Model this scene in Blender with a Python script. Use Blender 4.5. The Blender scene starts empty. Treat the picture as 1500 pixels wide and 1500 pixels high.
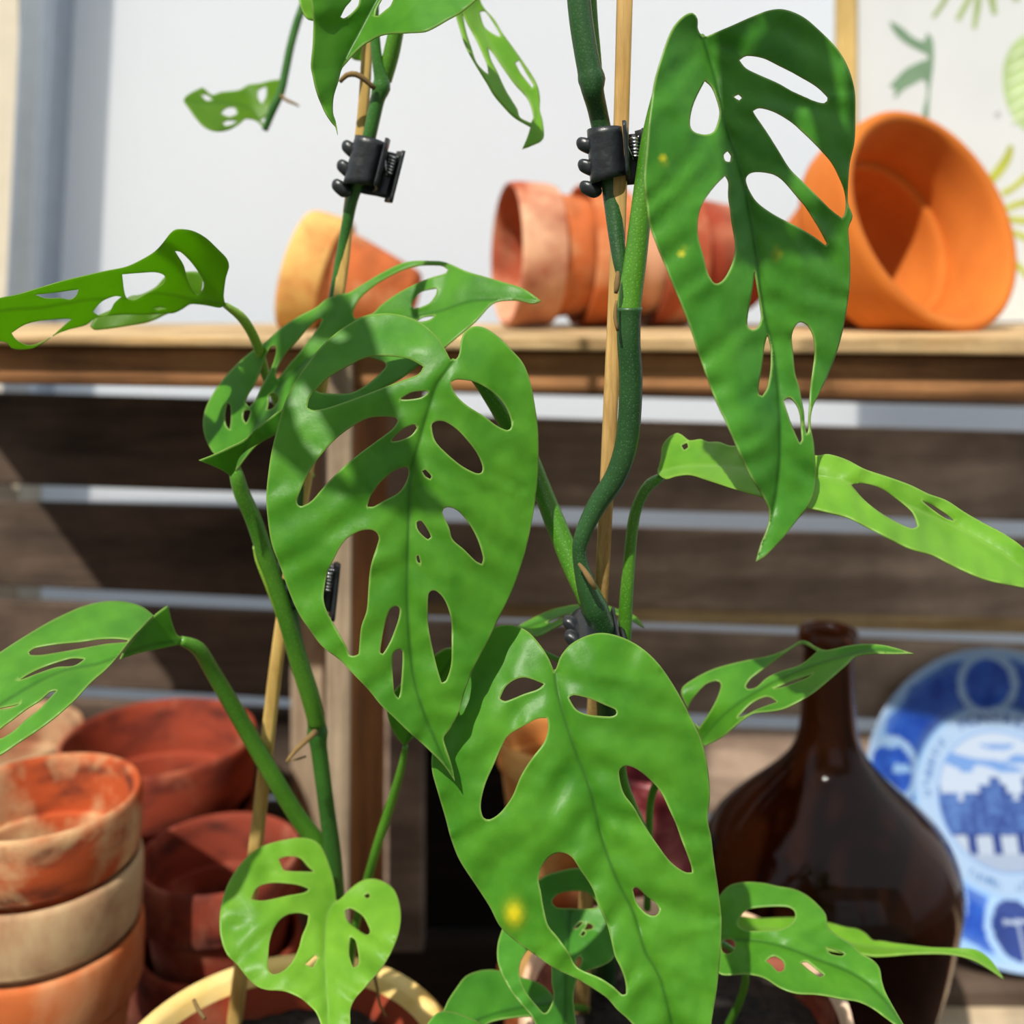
import bpy, bmesh, math, random
import numpy as np
from mathutils import Vector, Matrix, noise
from mathutils.geometry import delaunay_2d_cdt

random.seed(7)
scn = bpy.context.scene
COL = scn.collection
F = 1500.0          # focal length in pixels of the 1500 px frame
HY = 430.0          # image row of the horizon
CZ = 1.35           # camera height above the floor
TABLE = CZ - 0.60   # table top


def P(px, py, d):
    """point at distance d (metres, along the view axis) seen at pixel px, py"""
    return Vector(((px - 750.0) * d / F, d, CZ + (HY - py) * d / F))


# ------------------------------------------------------------------ materials
def nmat(name):
    m = bpy.data.materials.new(name)
    m.use_nodes = True
    nt = m.node_tree
    nt.nodes.clear()
    out = nt.nodes.new('ShaderNodeOutputMaterial')
    b = nt.nodes.new('ShaderNodeBsdfPrincipled')
    nt.links.new(b.outputs[0], out.inputs[0])
    return m, nt, b, out


def N(nt, t, **kw):
    n = nt.nodes.new(t)
    for k, v in kw.items():
        if k.startswith('i_'):
            key = k[2:]
            key = int(key) if key.isdigit() else key.replace('_', ' ')
            n.inputs[key].default_value = v
        else:
            setattr(n, k, v)
    return n


def c4(c):
    return (c[0], c[1], c[2], 1.0)


def srgb(r, g, b):
    f = lambda v: (v / 255 / 12.92) if v <= 10 else ((v / 255 + .055) / 1.055) ** 2.4
    return (f(r), f(g), f(b))


def coords(nt, scale=(1, 1, 1), kind='Object'):
    tc = N(nt, 'ShaderNodeTexCoord')
    mp = N(nt, 'ShaderNodeMapping')
    mp.inputs['Scale'].default_value = scale
    nt.links.new(tc.outputs[kind], mp.inputs[0])
    return mp.outputs[0]


def ramp(nt, fac, stops):
    r = N(nt, 'ShaderNodeValToRGB')
    e = r.color_ramp.elements
    while len(e) < len(stops):
        e.new(.5)
    for i, (p, c) in enumerate(stops):
        e[i].position = p
        e[i].color = c4(c)
    nt.links.new(fac, r.inputs[0])
    return r.outputs[0]


def mixc(nt, fac, a, b, blend='MIX'):
    m = N(nt, 'ShaderNodeMix', data_type='RGBA', blend_type=blend)
    for s, v in ((0, fac), (6, a), (7, b)):
        if hasattr(v, 'is_linked') or hasattr(v, 'links'):
            nt.links.new(v, m.inputs[s])
        else:
            m.inputs[s].default_value = v if s == 0 else c4(v)
    return m.outputs[2]


def plain(name, col, rough=.5, metal=0., var=.08, scale=40., bump=0., spec=.5):
    m, nt, b, out = nmat(name)
    n = N(nt, 'ShaderNodeTexNoise', i_Scale=scale, i_Detail=4.)
    nt.links.new(coords(nt), n.inputs['Vector'])
    lo = [max(0, c * (1 - var)) for c in col]
    hi = [min(1, c * (1 + var)) for c in col]
    nt.links.new(ramp(nt, n.outputs['Fac'], [(.3, lo), (.7, hi)]), b.inputs['Base Color'])
    b.inputs['Roughness'].default_value = rough
    b.inputs['Metallic'].default_value = metal
    b.inputs['Specular IOR Level'].default_value = spec
    if bump:
        bp = N(nt, 'ShaderNodeBump', i_Strength=bump, i_Distance=.002)
        nt.links.new(n.outputs['Fac'], bp.inputs['Height'])
        nt.links.new(bp.outputs[0], b.inputs['Normal'])
    return m


def wood(name, dark, light, axis=0, scale=6., stretch=14., rough=.75, bump=.5):
    m, nt, b, out = nmat(name)
    sc = [stretch * scale] * 3
    sc[axis] = scale
    v = coords(nt, sc)
    n = N(nt, 'ShaderNodeTexNoise', i_Scale=1., i_Detail=8., i_Roughness=.65, i_Distortion=.6)
    nt.links.new(v, n.inputs['Vector'])
    n2 = N(nt, 'ShaderNodeTexNoise', i_Scale=9., i_Detail=5., i_Roughness=.6)
    nt.links.new(coords(nt), n2.inputs['Vector'])
    mid = [(a + c) / 2 for a, c in zip(dark, light)]
    col = ramp(nt, n.outputs['Fac'], [(.28, dark), (.5, mid), (.72, light)])
    bl = ramp(nt, n2.outputs['Fac'], [(.35, (.62, .60, .58)), (.65, (1.15, 1.12, 1.08))])
    nt.links.new(mixc(nt, 1., col, bl, 'MULTIPLY'), b.inputs['Base Color'])
    b.inputs['Roughness'].default_value = rough
    b.inputs['Specular IOR Level'].default_value = .25
    bp = N(nt, 'ShaderNodeBump', i_Strength=bump, i_Distance=.002)
    nt.links.new(n.outputs['Fac'], bp.inputs['Height'])
    nt.links.new(bp.outputs[0], b.inputs['Normal'])
    return m


def clay(name, base, stain, amount=.5, scale=14., rough=.85, dark=None):
    """terracotta with blotches of lime bloom (stain) and a second, darker weathering"""
    m, nt, b, out = nmat(name)
    v = coords(nt)
    n = N(nt, 'ShaderNodeTexNoise', i_Scale=scale, i_Detail=6., i_Roughness=.6, i_Distortion=.4)
    nt.links.new(v, n.inputs['Vector'])
    n2 = N(nt, 'ShaderNodeTexNoise', i_Scale=scale * 1.7, i_Detail=5.)
    nt.links.new(coords(nt, (1, 1, 2.5)), n2.inputs['Vector'])
    n3 = N(nt, 'ShaderNodeTexNoise', i_Scale=420., i_Detail=2.)
    nt.links.new(v, n3.inputs['Vector'])
    f = ramp(nt, n.outputs['Fac'], [(.62 - amount * .35, (0, 0, 0)), (.78 - amount * .3, (1, 1, 1))])
    dk = dark or [c * .6 for c in base]
    basec = ramp(nt, n2.outputs['Fac'], [(.3, dk), (.5, base), (.75, [min(1, c * 1.15) for c in base])])
    nt.links.new(mixc(nt, f, basec, stain), b.inputs['Base Color'])
    b.inputs['Roughness'].default_value = rough
    b.inputs['Specular IOR Level'].default_value = .3
    bp = N(nt, 'ShaderNodeBump', i_Strength=.15, i_Distance=.0006)
    nt.links.new(n3.outputs['Fac'], bp.inputs['Height'])
    nt.links.new(bp.outputs[0], b.inputs['Normal'])
    return m


def leafmat(name, lo, hi, trans, vein, tfac=.36, rough=.4):
    m, nt, b, out = nmat(name)
    at = N(nt, 'ShaderNodeAttribute', attribute_name='mask')
    sep = N(nt, 'ShaderNodeSeparateColor')
    nt.links.new(at.outputs['Color'], sep.inputs[0])
    n = N(nt, 'ShaderNodeTexNoise', i_Scale=38., i_Detail=6., i_Roughness=.6)
    nt.links.new(coords(nt), n.inputs['Vector'])
    fine = N(nt, 'ShaderNodeTexNoise', i_Scale=900., i_Detail=2.)
    nt.links.new(coords(nt), fine.inputs['Vector'])
    c = ramp(nt, n.outputs['Fac'], [(.3, lo), (.7, hi)])
    c = mixc(nt, sep.outputs[0], c, vein)
    c = mixc(nt, sep.outputs[1], c, srgb(190, 205, 120))
    c = mixc(nt, sep.outputs[2], c, srgb(240, 220, 40))
    nt.links.new(c, b.inputs['Base Color'])
    b.inputs['Roughness'].default_value = rough
    b.inputs['Specular IOR Level'].default_value = .3
    bp = N(nt, 'ShaderNodeBump', i_Strength=.12, i_Distance=.0004)
    nt.links.new(fine.outputs['Fac'], bp.inputs['Height'])
    nt.links.new(bp.outputs[0], b.inputs['Normal'])
    t = N(nt, 'ShaderNodeBsdfTranslucent')
    tcol = mixc(nt, sep.outputs[0], trans, [x * .75 for x in trans])
    tcol = mixc(nt, sep.outputs[2], tcol, srgb(240, 220, 40))
    nt.links.new(tcol, t.inputs[0])
    mx = N(nt, 'ShaderNodeMixShader', i_0=tfac)
    nt.links.new(b.outputs[0], mx.inputs[1])
    nt.links.new(t.outputs[0], mx.inputs[2])
    nt.links.new(mx.outputs[0], out.inputs[0])
    return m


def stemmat(name, lo, hi):
    m, nt, b, out = nmat(name)
    n = N(nt, 'ShaderNodeTexNoise', i_Scale=30., i_Detail=4.)
    nt.links.new(coords(nt), n.inputs['Vector'])
    sp = N(nt, 'ShaderNodeTexVoronoi', i_Scale=900.)
    nt.links.new(coords(nt), sp.inputs['Vector'])
    c = ramp(nt, n.outputs['Fac'], [(.3, lo), (.7, hi)])
    f = ramp(nt, sp.outputs['Distance'], [(.12, (.45, .45, .45)), (.3, (0, 0, 0))])
    nt.links.new(mixc(nt, f, c, [min(1, x * 2.2 + .02) for x in hi]), b.inputs['Base Color'])
    b.inputs['Roughness'].default_value = .38
    bp = N(nt, 'ShaderNodeBump', i_Strength=.2, i_Distance=.0004)
    nt.links.new(sp.outputs['Distance'], bp.inputs['Height'])
    nt.links.new(bp.outputs[0], b.inputs['Normal'])
    return m


M = {}
M['leaf'] = leafmat('leaf_green', (.045, .20, .012), (.115, .35, .025), (.22, .56, .015), (.035, .13, .012))
M['leaf_deep'] = leafmat('leaf_deep_green', (.036, .18, .014), (.085, .31, .026), (.12, .44, .015), (.022, .10, .010), .28)
M['leaf_young'] = leafmat('leaf_young_green', (.12, .33, .02), (.24, .50, .04), (.34, .68, .02), (.24, .48, .07), .42)
M['leaf_olive'] = leafmat('leaf_olive_green', (.09, .22, .008), (.16, .33, .012), (.30, .58, .01), (.10, .24, .02), .6)
M['stem'] = stemmat('stem_green', (.020, .095, .014), (.045, .16, .022))
M['stem_dark'] = stemmat('stem_deep_green', (.012, .05, .013), (.028, .095, .024))
M['petiole'] = stemmat('petiole_green', (.045, .17, .010), (.09, .26, .02))
M['petiole_lime'] = stemmat('petiole_lime', (.17, .33, .03), (.27, .44, .05))
M['root'] = plain('dry_root', srgb(120, 95, 55), .9, var=.3)
M['bamboo'] = wood('bamboo', srgb(176, 134, 72), srgb(226, 192, 128), axis=2, scale=5., stretch=60., rough=.5, bump=.2)
M['bamboo2'] = wood('bamboo_golden', srgb(190, 150, 80), srgb(232, 200, 125), axis=2, scale=4., stretch=40., rough=.5, bump=.15)
M['ink'] = plain('pen_mark', (.01, .01, .012), .6)
M['clip'] = plain('black_plastic', (.016, .019, .022), .36, var=.3, scale=200., bump=.25)
M['steel'] = plain('spring_steel', (.7, .7, .72), .22, metal=1.)
M['wall'] = plain('white_wall', (.88, .89, .90), .75, var=.02, scale=3.)
_nt = M['wall'].node_tree
_t = N(_nt, 'ShaderNodeBsdfTranslucent')
_t.inputs[0].default_value = (.90, .95, 1.0, 1)
_m = N(_nt, 'ShaderNodeMixShader', i_0=.56)
_p = [n for n in _nt.nodes if n.type == 'BSDF_PRINCIPLED'][0]
_o = [n for n in _nt.nodes if n.type == 'OUTPUT_MATERIAL'][0]
_nt.links.new(_p.outputs[0], _m.inputs[1])
_nt.links.new(_t.outputs[0], _m.inputs[2])
_nt.links.new(_m.outputs[0], _o.inputs[0])
M['wall_beige'] = plain('beige_wall', srgb(206, 196, 176), .8, var=.05)
M['alu'] = plain('aluminium', srgb(170, 180, 192), .32, metal=.75, var=.05)
M['top_wood'] = wood('weathered_top', srgb(150, 118, 74), srgb(222, 195, 150), axis=0, scale=5., stretch=14.)
M['rail_wood'] = wood('rail_wood', srgb(86, 54, 32), srgb(196, 142, 94), axis=0, scale=4., stretch=16.)
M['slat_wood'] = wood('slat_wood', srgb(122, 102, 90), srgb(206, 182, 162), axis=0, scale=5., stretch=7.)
M['slat_dark_shaded'] = wood('slat_wood_dark_shaded', srgb(50, 41, 36), srgb(112, 95, 82), axis=0, scale=5., stretch=7.)  # darker copy of the slat wood, the left bay's shade put into its colour
M['post_grey'] = wood('post_grey', srgb(112, 94, 76), srgb(186, 168, 144), axis=2, scale=5., stretch=14.)
M['post_orange'] = wood('post_orange', srgb(140, 84, 40), srgb(200, 136, 78), axis=2, scale=5., stretch=9.)
M['shade_black'] = wood('shade_black', srgb(16, 12, 10), srgb(40, 30, 24), axis=0, scale=4., stretch=8.)  # near-black colour standing in for the deep shade between post and pots
M['table'] = wood('table_wood', srgb(30, 22, 16), srgb(62, 46, 34), axis=0, scale=3., stretch=10.)
M['pale_board'] = wood('pale_board', srgb(170, 150, 122), srgb(205, 188, 160), axis=0, scale=3., stretch=10.)
M['floor'] = plain('floor_stone', srgb(110, 104, 96), .8, var=.15, scale=4.)
M['clay_new'] = clay('clay_new', srgb(192, 106, 36), srgb(204, 124, 50), .1, 9., dark=srgb(184, 98, 32))
M['clay_yellow'] = clay('clay_yellow_stain', srgb(196, 122, 66), srgb(212, 168, 96), .75, 16.)
M['clay_orange'] = clay('clay_orange', srgb(186, 98, 50), srgb(208, 150, 106), .35, 10.)
M['clay_pink'] = clay('clay_pink', srgb(160, 78, 50), srgb(214, 162, 128), .55, 9.)
M['clay_old'] = clay('clay_old', srgb(170, 74, 34), srgb(206, 172, 126), .50, 16., dark=srgb(92, 40, 24))
M['clay_lime'] = clay('clay_lime', srgb(150, 98, 70), srgb(190, 160, 122), .72, 13., dark=srgb(100, 64, 46))
M['clay_red'] = clay('clay_red', srgb(142, 58, 36), srgb(172, 106, 78), .35, 13., dark=srgb(90, 36, 26))
M['clay_brown'] = clay('clay_brown', srgb(126, 52, 34), srgb(168, 102, 80), .35, 15., dark=srgb(74, 32, 24))
M['clay_tan'] = clay('clay_tan', srgb(196, 126, 62), srgb(222, 178, 108), .4, 10.)
M['clay_cream'] = clay('clay_cream_lip', srgb(232, 196, 112), srgb(240, 214, 150), .5, 10., rough=.5, dark=srgb(214, 168, 84))
M['clay_pale'] = clay('clay_pale_lip', srgb(226, 184, 150), srgb(236, 206, 178), .5, 12., dark=srgb(190, 130, 92))
M['maroon'] = clay('maroon_glaze', srgb(112, 42, 48), srgb(160, 92, 88), .32, 22., rough=.35)
M['frame'] = wood('pale_frame', srgb(196, 166, 98), srgb(226, 202, 140), axis=2, scale=4., stretch=12., bump=.1)
M['paper'] = plain('paper', srgb(206, 210, 211), .85, var=.03, scale=14.)
M['print_dark'] = plain('print_blue_green', srgb(110, 140, 112), .85, var=.25, scale=25.)
M['print_mid'] = plain('print_sage', srgb(150, 170, 110), .85, var=.2, scale=25.)
M['print_pale'] = plain('print_pale_green', srgb(176, 200, 140), .85, var=.18, scale=25.)
M['print_line'] = plain('print_light_stripe', srgb(206, 222, 180), .85, var=.1, scale=25.)
M['print_lime'] = plain('print_lime', srgb(176, 182, 70), .85, var=.2, scale=25.)
M['print_grey'] = plain('print_grey', srgb(150, 150, 150), .85)


def soilmat():
    m, nt, b, out = nmat('soil')
    n = N(nt, 'ShaderNodeTexNoise', i_Scale=160., i_Detail=8., i_Roughness=.7)
    nt.links.new(coords(nt), n.inputs['Vector'])
    nt.links.new(ramp(nt, n.outputs['Fac'], [(.35, (.006, .004, .003)), (.6, (.03, .02, .014)), (.75, (.10, .065, .04))]), b.inputs['Base Color'])
    b.inputs['Roughness'].default_value = .95
    bp = N(nt, 'ShaderNodeBump', i_Strength=1., i_Distance=.004)
    nt.links.new(n.outputs['Fac'], bp.inputs['Height'])
    nt.links.new(bp.outputs[0], b.inputs['Normal'])
    return m


M['soil'] = soilmat()


def glassmat():
    m, nt, b, out = nmat('brown_glass')
    n = N(nt, 'ShaderNodeTexNoise', i_Scale=12., i_Detail=2.)
    nt.links.new(coords(nt), n.inputs['Vector'])
    nt.links.new(ramp(nt, n.outputs['Fac'], [(.3, (.095, .027, .009)), (.7, (.15, .044, .014))]), b.inputs['Base Color'])
    b.inputs['Roughness'].default_value = .03
    b.inputs['IOR'].default_value = 1.28
    b.inputs['Transmission Weight'].default_value = .92
    return m


M['glass'] = glassmat()


def platemat():
    m, nt, b, out = nmat('blue_white_glaze')
    at = N(nt, 'ShaderNodeAttribute', attribute_name='print')
    nt.links.new(at.outputs['Color'], b.inputs['Base Color'])
    b.inputs['Roughness'].default_value = .18
    b.inputs['Specular IOR Level'].default_value = .5
    return m


M['plate'] = platemat()
M['plate_ink'] = plain('plate_blue_ink', srgb(70, 100, 165), .2)


# ------------------------------------------------------------------ object helpers
def link(o, parent=None):
    COL.objects.link(o)
    if parent is not None:
        o.parent = parent
        o.matrix_parent_inverse = Matrix.Identity(4)
    return o


def thing(name, label, cat, loc=(0, 0, 0), group=None, rot=None):
    o = bpy.data.objects.new(name, None)
    o.empty_display_size = .02
    link(o)
    o.location = loc
    if rot is not None:
        o.rotation_euler = rot
    tag(o, label, cat, group)
    return o


def tag(o, label, cat, group=None):
    o['label'] = label
    o['category'] = cat
    if group:
        o['group'] = group
    return o


def meshobj(name, verts, faces, mat, parent=None, smooth=True, origin=None):
    """verts in world space; parents are unrotated or the verts are local when origin is None"""
    me = bpy.data.meshes.new(name)
    if origin is not None:
        og = Vector(origin)
        verts = [Vector(v) - og for v in verts]
    me.from_pydata([tuple(v) for v in verts], [], faces)
    me.update()
    bm = bmesh.new()
    bm.from_mesh(me)
    bmesh.ops.recalc_face_normals(bm, faces=bm.faces)
    bm.to_mesh(me)
    bm.free()
    if smooth:
        for p in me.polygons:
            p.use_smooth = True
    if mat:
        me.materials.append(mat)
    o = bpy.data.objects.new(name, me)
    return link(o, parent)


def bevel(o, w=.002, seg=2, ang=35):
    b = o.modifiers.new('bevel', 'BEVEL')
    b.width = w
    b.segments = seg
    b.limit_method = 'ANGLE'
    b.angle_limit = math.radians(ang)
    return o


def hexa(name, c8, mat, parent=None, origin=None, bev=.002):
    """box from 8 corners: front 4 (tl,tr,br,bl) then back 4"""
    f = [(0, 1, 2, 3), (7, 6, 5, 4), (0, 4, 5, 1), (1, 5, 6, 2), (2, 6, 7, 3), (3, 7, 4, 0)]
    o = meshobj(name, c8, f, mat, parent, smooth=False, origin=origin)
    if bev:
        bevel(o, bev)
    return o


def box(name, x0, x1, y0, y1, z0, z1, mat, parent=None, origin=(0, 0, 0), bev=.002):
    c = [Vector((x0, y0, z1)), Vector((x1, y0, z1)), Vector((x1, y0, z0)), Vector((x0, y0, z0)),
         Vector((x0, y1, z1)), Vector((x1, y1, z1)), Vector((x1, y1, z0)), Vector((x0, y1, z0))]
    return hexa(name, c, mat, parent, origin, bev)


def board_px(name, l, r, d0, d1, mat, parent, origin, bev=.002):
    """horizontal board: l/r = (px, ytop, ybottom) on its front face at depth d0; back face at d1"""
    f = [P(l[0], l[1], d0), P(r[0], r[1], d0), P(r[0], r[2], d0), P(l[0], l[2], d0)]
    off = Vector((0, d1 - d0, 0))
    return hexa(name, f + [v + off for v in f], mat, parent, origin, bev)


def lathe(profile, seg=64):
    verts, faces = [], []
    n = len(profile)
    for r, z in profile:
        if r < 1e-6:
            verts.append((0, 0, z))
        else:
            for i in range(seg):
                a = 2 * math.pi * i / seg
                verts.append((r * math.cos(a), r * math.sin(a), z))
    idx, k = [], 0
    for r, z in profile:
        if r < 1e-6:
            idx.append([k] * seg)
            k += 1
        else:
            idx.append(list(range(k, k + seg)))
            k += seg
    for a in range(n - 1):
        for i in range(seg):
            j = (i + 1) % seg
            q = [idx[a][i], idx[a][j], idx[a + 1][j], idx[a + 1][i]]
            q = list(dict.fromkeys(q))
            if len(q) >= 3:
                faces.append(tuple(q))
    return verts, faces


def smooth_profile(pts, sub=5):
    out = []
    n = len(pts)
    for i in range(n - 1):
        p0, p1, p2, p3 = pts[max(0, i - 1)], pts[i], pts[i + 1], pts[min(n - 1, i + 2)]
        for k in range(sub):
            t = k / sub
            out.append(tuple(.5 * ((2 * p1[q]) + (-p0[q] + p2[q]) * t + (2 * p0[q] - 5 * p1[q] + 4 * p2[q] - p3[q]) * t * t
                                   + (-p0[q] + 3 * p1[q] - 3 * p2[q] + p3[q]) * t ** 3) for q in range(2)))
    out.append(tuple(pts[-1]))
    return out


def catmull3(pts, step=6.0, dims=4):
    """resample control points (tuples) along a centripetal-ish spline"""
    pts = [np.array(p, float) for p in pts]
    out = []
    n = len(pts)
    for i in range(n - 1):
        p0, p1, p2, p3 = pts[max(0, i - 1)], pts[i], pts[i + 1], pts[min(n - 1, i + 2)]
        L = np.linalg.norm((p2 - p1)[:2])
        m = max(2, int(L / step))
        for k in range(m):
            t = k / m
            out.append(.5 * ((2 * p1) + (-p0 + p2) * t + (2 * p0 - 5 * p1 + 4 * p2 - p3) * t * t + (-p0 + 3 * p1 - 3 * p2 + p3) * t ** 3))
    out.append(pts[-1])
    return out


def tube(name, pts, mat, parent=None, origin=(0, 0, 0), seg=14, square=False, nodes=()):
    """pts: (px, py, depth, width px)"""
    s = catmull3(pts, 7.0)
    C = [P(a[0], a[1], a[2]) for a in s]
    R = [max(.0002, a[3] * a[2] / F / 2) for a in s]
    for (ny, k) in nodes:      # swollen nodes at image rows ny
        for i, a in enumerate(s):
            R[i] *= 1 + k * math.exp(-((a[1] - ny) / 9.0) ** 2)
    return tube3(name, C, R, mat, parent, origin, seg, square)


def tube3(name, C, R, mat, parent=None, origin=(0, 0, 0), seg=14, square=False):
    verts, faces = [], []
    up = Vector((0, -1, 0))
    n = len(C)
    for i in range(n):
        t = (C[min(n - 1, i + 1)] - C[max(0, i - 1)])
        t = t.normalized() if t.length > 1e-9 else Vector((0, 0, 1))
        u = (up - t * up.dot(t))
        u = u.normalized() if u.length > 1e-4 else Vector((1, 0, 0))
        up = u
        w = t.cross(u).normalized()
        for k in range(seg):
            a = 2 * math.pi * k / seg
            ca, sa = math.cos(a), math.sin(a)
            if square:
                q = max(abs(ca), abs(sa))
                f = .35 + .65 / q * .9
                ca, sa = ca * f, sa * f
            verts.append(C[i] + (u * ca + w * sa) * R[i])
    for i in range(n - 1):
        for k in range(seg):
            j = (k + 1) % seg
            faces.append((i * seg + k, i * seg + j, (i + 1) * seg + j, (i + 1) * seg + k))
    a = len(verts)
    verts.append(C[0])
    verts.append(C[-1])
    for k in range(seg):
        j = (k + 1) % seg
        faces.append((a, j, k))
        faces.append((a + 1, (n - 1) * seg + k, (n - 1) * seg + j))
    return meshobj(name, verts, faces, mat, parent, origin=origin)


# ------------------------------------------------------------------ leaves
def closed_spline(pts, step=5.0):
    n = len(pts)
    p = np.array([q[:2] for q in pts], float)
    corner = []
    for i in range(n):
        a, b = p[i] - p[i - 1], p[(i + 1) % n] - p[i]
        ang = abs(math.atan2(a[0] * b[1] - a[1] * b[0], a @ b))
        corner.append(ang > math.radians(78))
    out = []
    for i in range(n):
        p1, p2 = p[i], p[(i + 1) % n]
        p0 = p[i - 1] if not corner[i] else p1 - (p2 - p1) * .3
        p3 = p[(i + 2) % n] if not corner[(i + 1) % n] else p2 + (p2 - p1) * .3
        L = np.linalg.norm(p2 - p1)
        t1 = (p2 - p0) * .5
        t2 = (p3 - p1) * .5
        for t in (t1, t2):
            l = np.linalg.norm(t)
            if l > L * 1.1:
                t *= L * 1.1 / l
        m = max(1, int(round(L / step)))
        for k in range(m):
            t = k / m
            out.append((2 * t ** 3 - 3 * t * t + 1) * p1 + (t ** 3 - 2 * t * t + t) * t1 + (-2 * t ** 3 + 3 * t * t) * p2 + (t ** 3 - t * t) * t2)
    return np.array(out)


def inside(poly, pts):
    x, y = pts[:, 0], pts[:, 1]
    r = np.zeros(len(pts), bool)
    px, py = poly[:, 0], poly[:, 1]
    j = len(poly) - 1
    for i in range(len(poly)):
        c = ((py[i] > y) != (py[j] > y))
        with np.errstate(divide='ignore', invalid='ignore'):
            xi = (px[j] - px[i]) * (y - py[i]) / (py[j] - py[i]) + px[i]
        r ^= c & (x < xi)
        j = i
    return r


def tps(ctrl):
    c = np.array(ctrl, float)
    X = c[:, :2] / 100.0
    n = len(c)
    if n < 4:
        A = np.c_[np.ones(n), X]
        w = np.linalg.lstsq(A, c[:, 2], rcond=None)[0]
        return lambda q: np.c_[np.ones(len(q)), q / 100.0] @ w
    def K(a, b):
        r2 = ((a[:, None] - b[None]) ** 2).sum(-1)
        return np.where(r2 > 1e-12, r2 * np.log(r2 + 1e-12), 0) * .5
    A = np.zeros((n + 3, n + 3))
    A[:n, :n] = K(X, X) + np.eye(n) * .02
    A[:n, n] = 1
    A[:n, n + 1:] = X
    A[n, :n] = 1
    A[n + 1:, :n] = X.T
    b = np.r_[c[:, 2], 0, 0, 0]
    w = np.linalg.solve(A, b)
    return lambda q: K(q / 100.0, X) @ w[:n] + w[n] + (q / 100.0) @ w[n + 1:]


def rib_coords(rib, q):
    """arc length along the midrib and signed distance from it (pixels)"""
    r = np.array(catmull3([(a[0], a[1]) for a in rib], 8.0))
    seg = r[1:] - r[:-1]
    L = np.linalg.norm(seg, axis=1)
    S = np.r_[0, np.cumsum(L)]
    best = np.full(len(q), 1e9)
    s = np.zeros(len(q))
    t = np.zeros(len(q))
    for i in range(len(seg)):
        if L[i] < 1e-6:
            continue
        u = seg[i] / L[i]
        w = q - r[i]
        a = np.clip(w @ u, 0, L[i])
        dv = w - a[:, None] * u
        dist = np.linalg.norm(dv, axis=1)
        sg = np.sign(u[0] * w[:, 1] - u[1] * w[:, 0])
        m = dist < best
        best[m] = dist[m]
        s[m] = S[i] + a[m]
        t[m] = (sg * dist)[m]
    return s, t


def patch_mesh(p, grid=9.0, step=5.0, rib=None):
    out = closed_spline(p['outline'], step)
    holes = [closed_spline(h, 4.0) for h in p.get('holes', [])]
    verts = [tuple(v) for v in out]
    edges = [(i, (i + 1) % len(out)) for i in range(len(out))]
    for h in holes:
        k = len(verts)
        verts += [tuple(v) for v in h]
        edges += [(k + i, k + (i + 1) % len(h)) for i in range(len(h))]
    nb = len(verts)
    lo, hi = out.min(0), out.max(0)
    g = []
    y, row = lo[1], 0
    while y < hi[1]:
        x = lo[0] + (grid / 2 if row % 2 else 0)
        while x < hi[0]:
            g.append((x + random.uniform(-1, 1), y + random.uniform(-1, 1)))
            x += grid
        y += grid * .866
        row += 1
    ring = []
    for loop in [out] + holes:
        tg = np.roll(loop, -1, 0) - np.roll(loop, 1, 0)
        nn = np.c_[-tg[:, 1], tg[:, 0]] / (np.linalg.norm(tg, axis=1)[:, None] + 1e-9)
        for sg in (1, -1):
            c_ = loop + nn * 3.2 * sg
            m = inside(out, c_)
            for h in holes:
                m &= ~inside(h, c_)
            ring.append(c_[m])
    ring = np.concatenate(ring)
    g = np.array(g) if g else np.zeros((0, 2))
    bnd = np.array(verts)
    if len(ring):
        ring = np.array([q for q in ring if np.sqrt(((bnd - q) ** 2).sum(1)).min() > 2.4])
    if len(g):
        m = inside(out, g)
        for h in holes:
            m &= ~inside(h, g)
        g = g[m]
    if len(g):
        dmin = np.array([np.sqrt(((bnd - q) ** 2).sum(1)).min() for q in g])
        g = g[dmin > grid * .62]
    if rib is not None:
        rr_ = np.array(catmull3([(a[0], a[1]) for a in rib], 4.0))
        tg = np.gradient(rr_, axis=0)
        nn = np.c_[-tg[:, 1], tg[:, 0]] / (np.linalg.norm(tg, axis=1)[:, None] + 1e-9)
        rp = np.concatenate([rr_ + nn * k for k in (-3., 0., 1.5, 3., 6.)])
        m = inside(out, rp)
        for h in holes:
            m &= ~inside(h, rp)
        rp = rp[m]
        if len(rp):
            rp = np.array([q for q in rp if np.sqrt(((bnd - q) ** 2).sum(1)).min() > 2.0] or np.zeros((0, 2)))
        if len(rp):
            if len(g):
                g = np.array([q for q in g if np.sqrt(((rp - q) ** 2).sum(1)).min() > 3.0] or np.zeros((0, 2)))
            g = np.concatenate([g, rp]) if len(g) else rp
    if len(ring):
        keep = []
        for q in ring:
            if not keep or min((q[0] - k[0]) ** 2 + (q[1] - k[1]) ** 2 for k in keep[-3:] + keep[:1]) > 4:
                keep.append(q)
        ring = np.array(keep)
        g = np.concatenate([g, ring]) if len(g) else ring
    allv = [Vector(v) for v in verts] + [Vector((a, b)) for a, b in g]
    v2, e2, f2, ov, oe, of = delaunay_2d_cdt(allv, edges, [], 0, 1e-4)
    v2 = np.array([(v.x, v.y) for v in v2])
    cen = np.array([v2[list(f)].mean(0) for f in f2])
    m = inside(out, cen)
    for h in holes:
        m &= ~inside(h, cen)
    f2 = [f for f, k in zip(f2, m) if k]
    isb = np.array([1.0 if any(o < nb for o in ol) else 0.0 for ol in ov])
    used = sorted({i for f in f2 for i in f})
    mp = {a: b for b, a in enumerate(used)}
    return v2[used], [tuple(mp[i] for i in f) for f in f2], isb[used]


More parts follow.
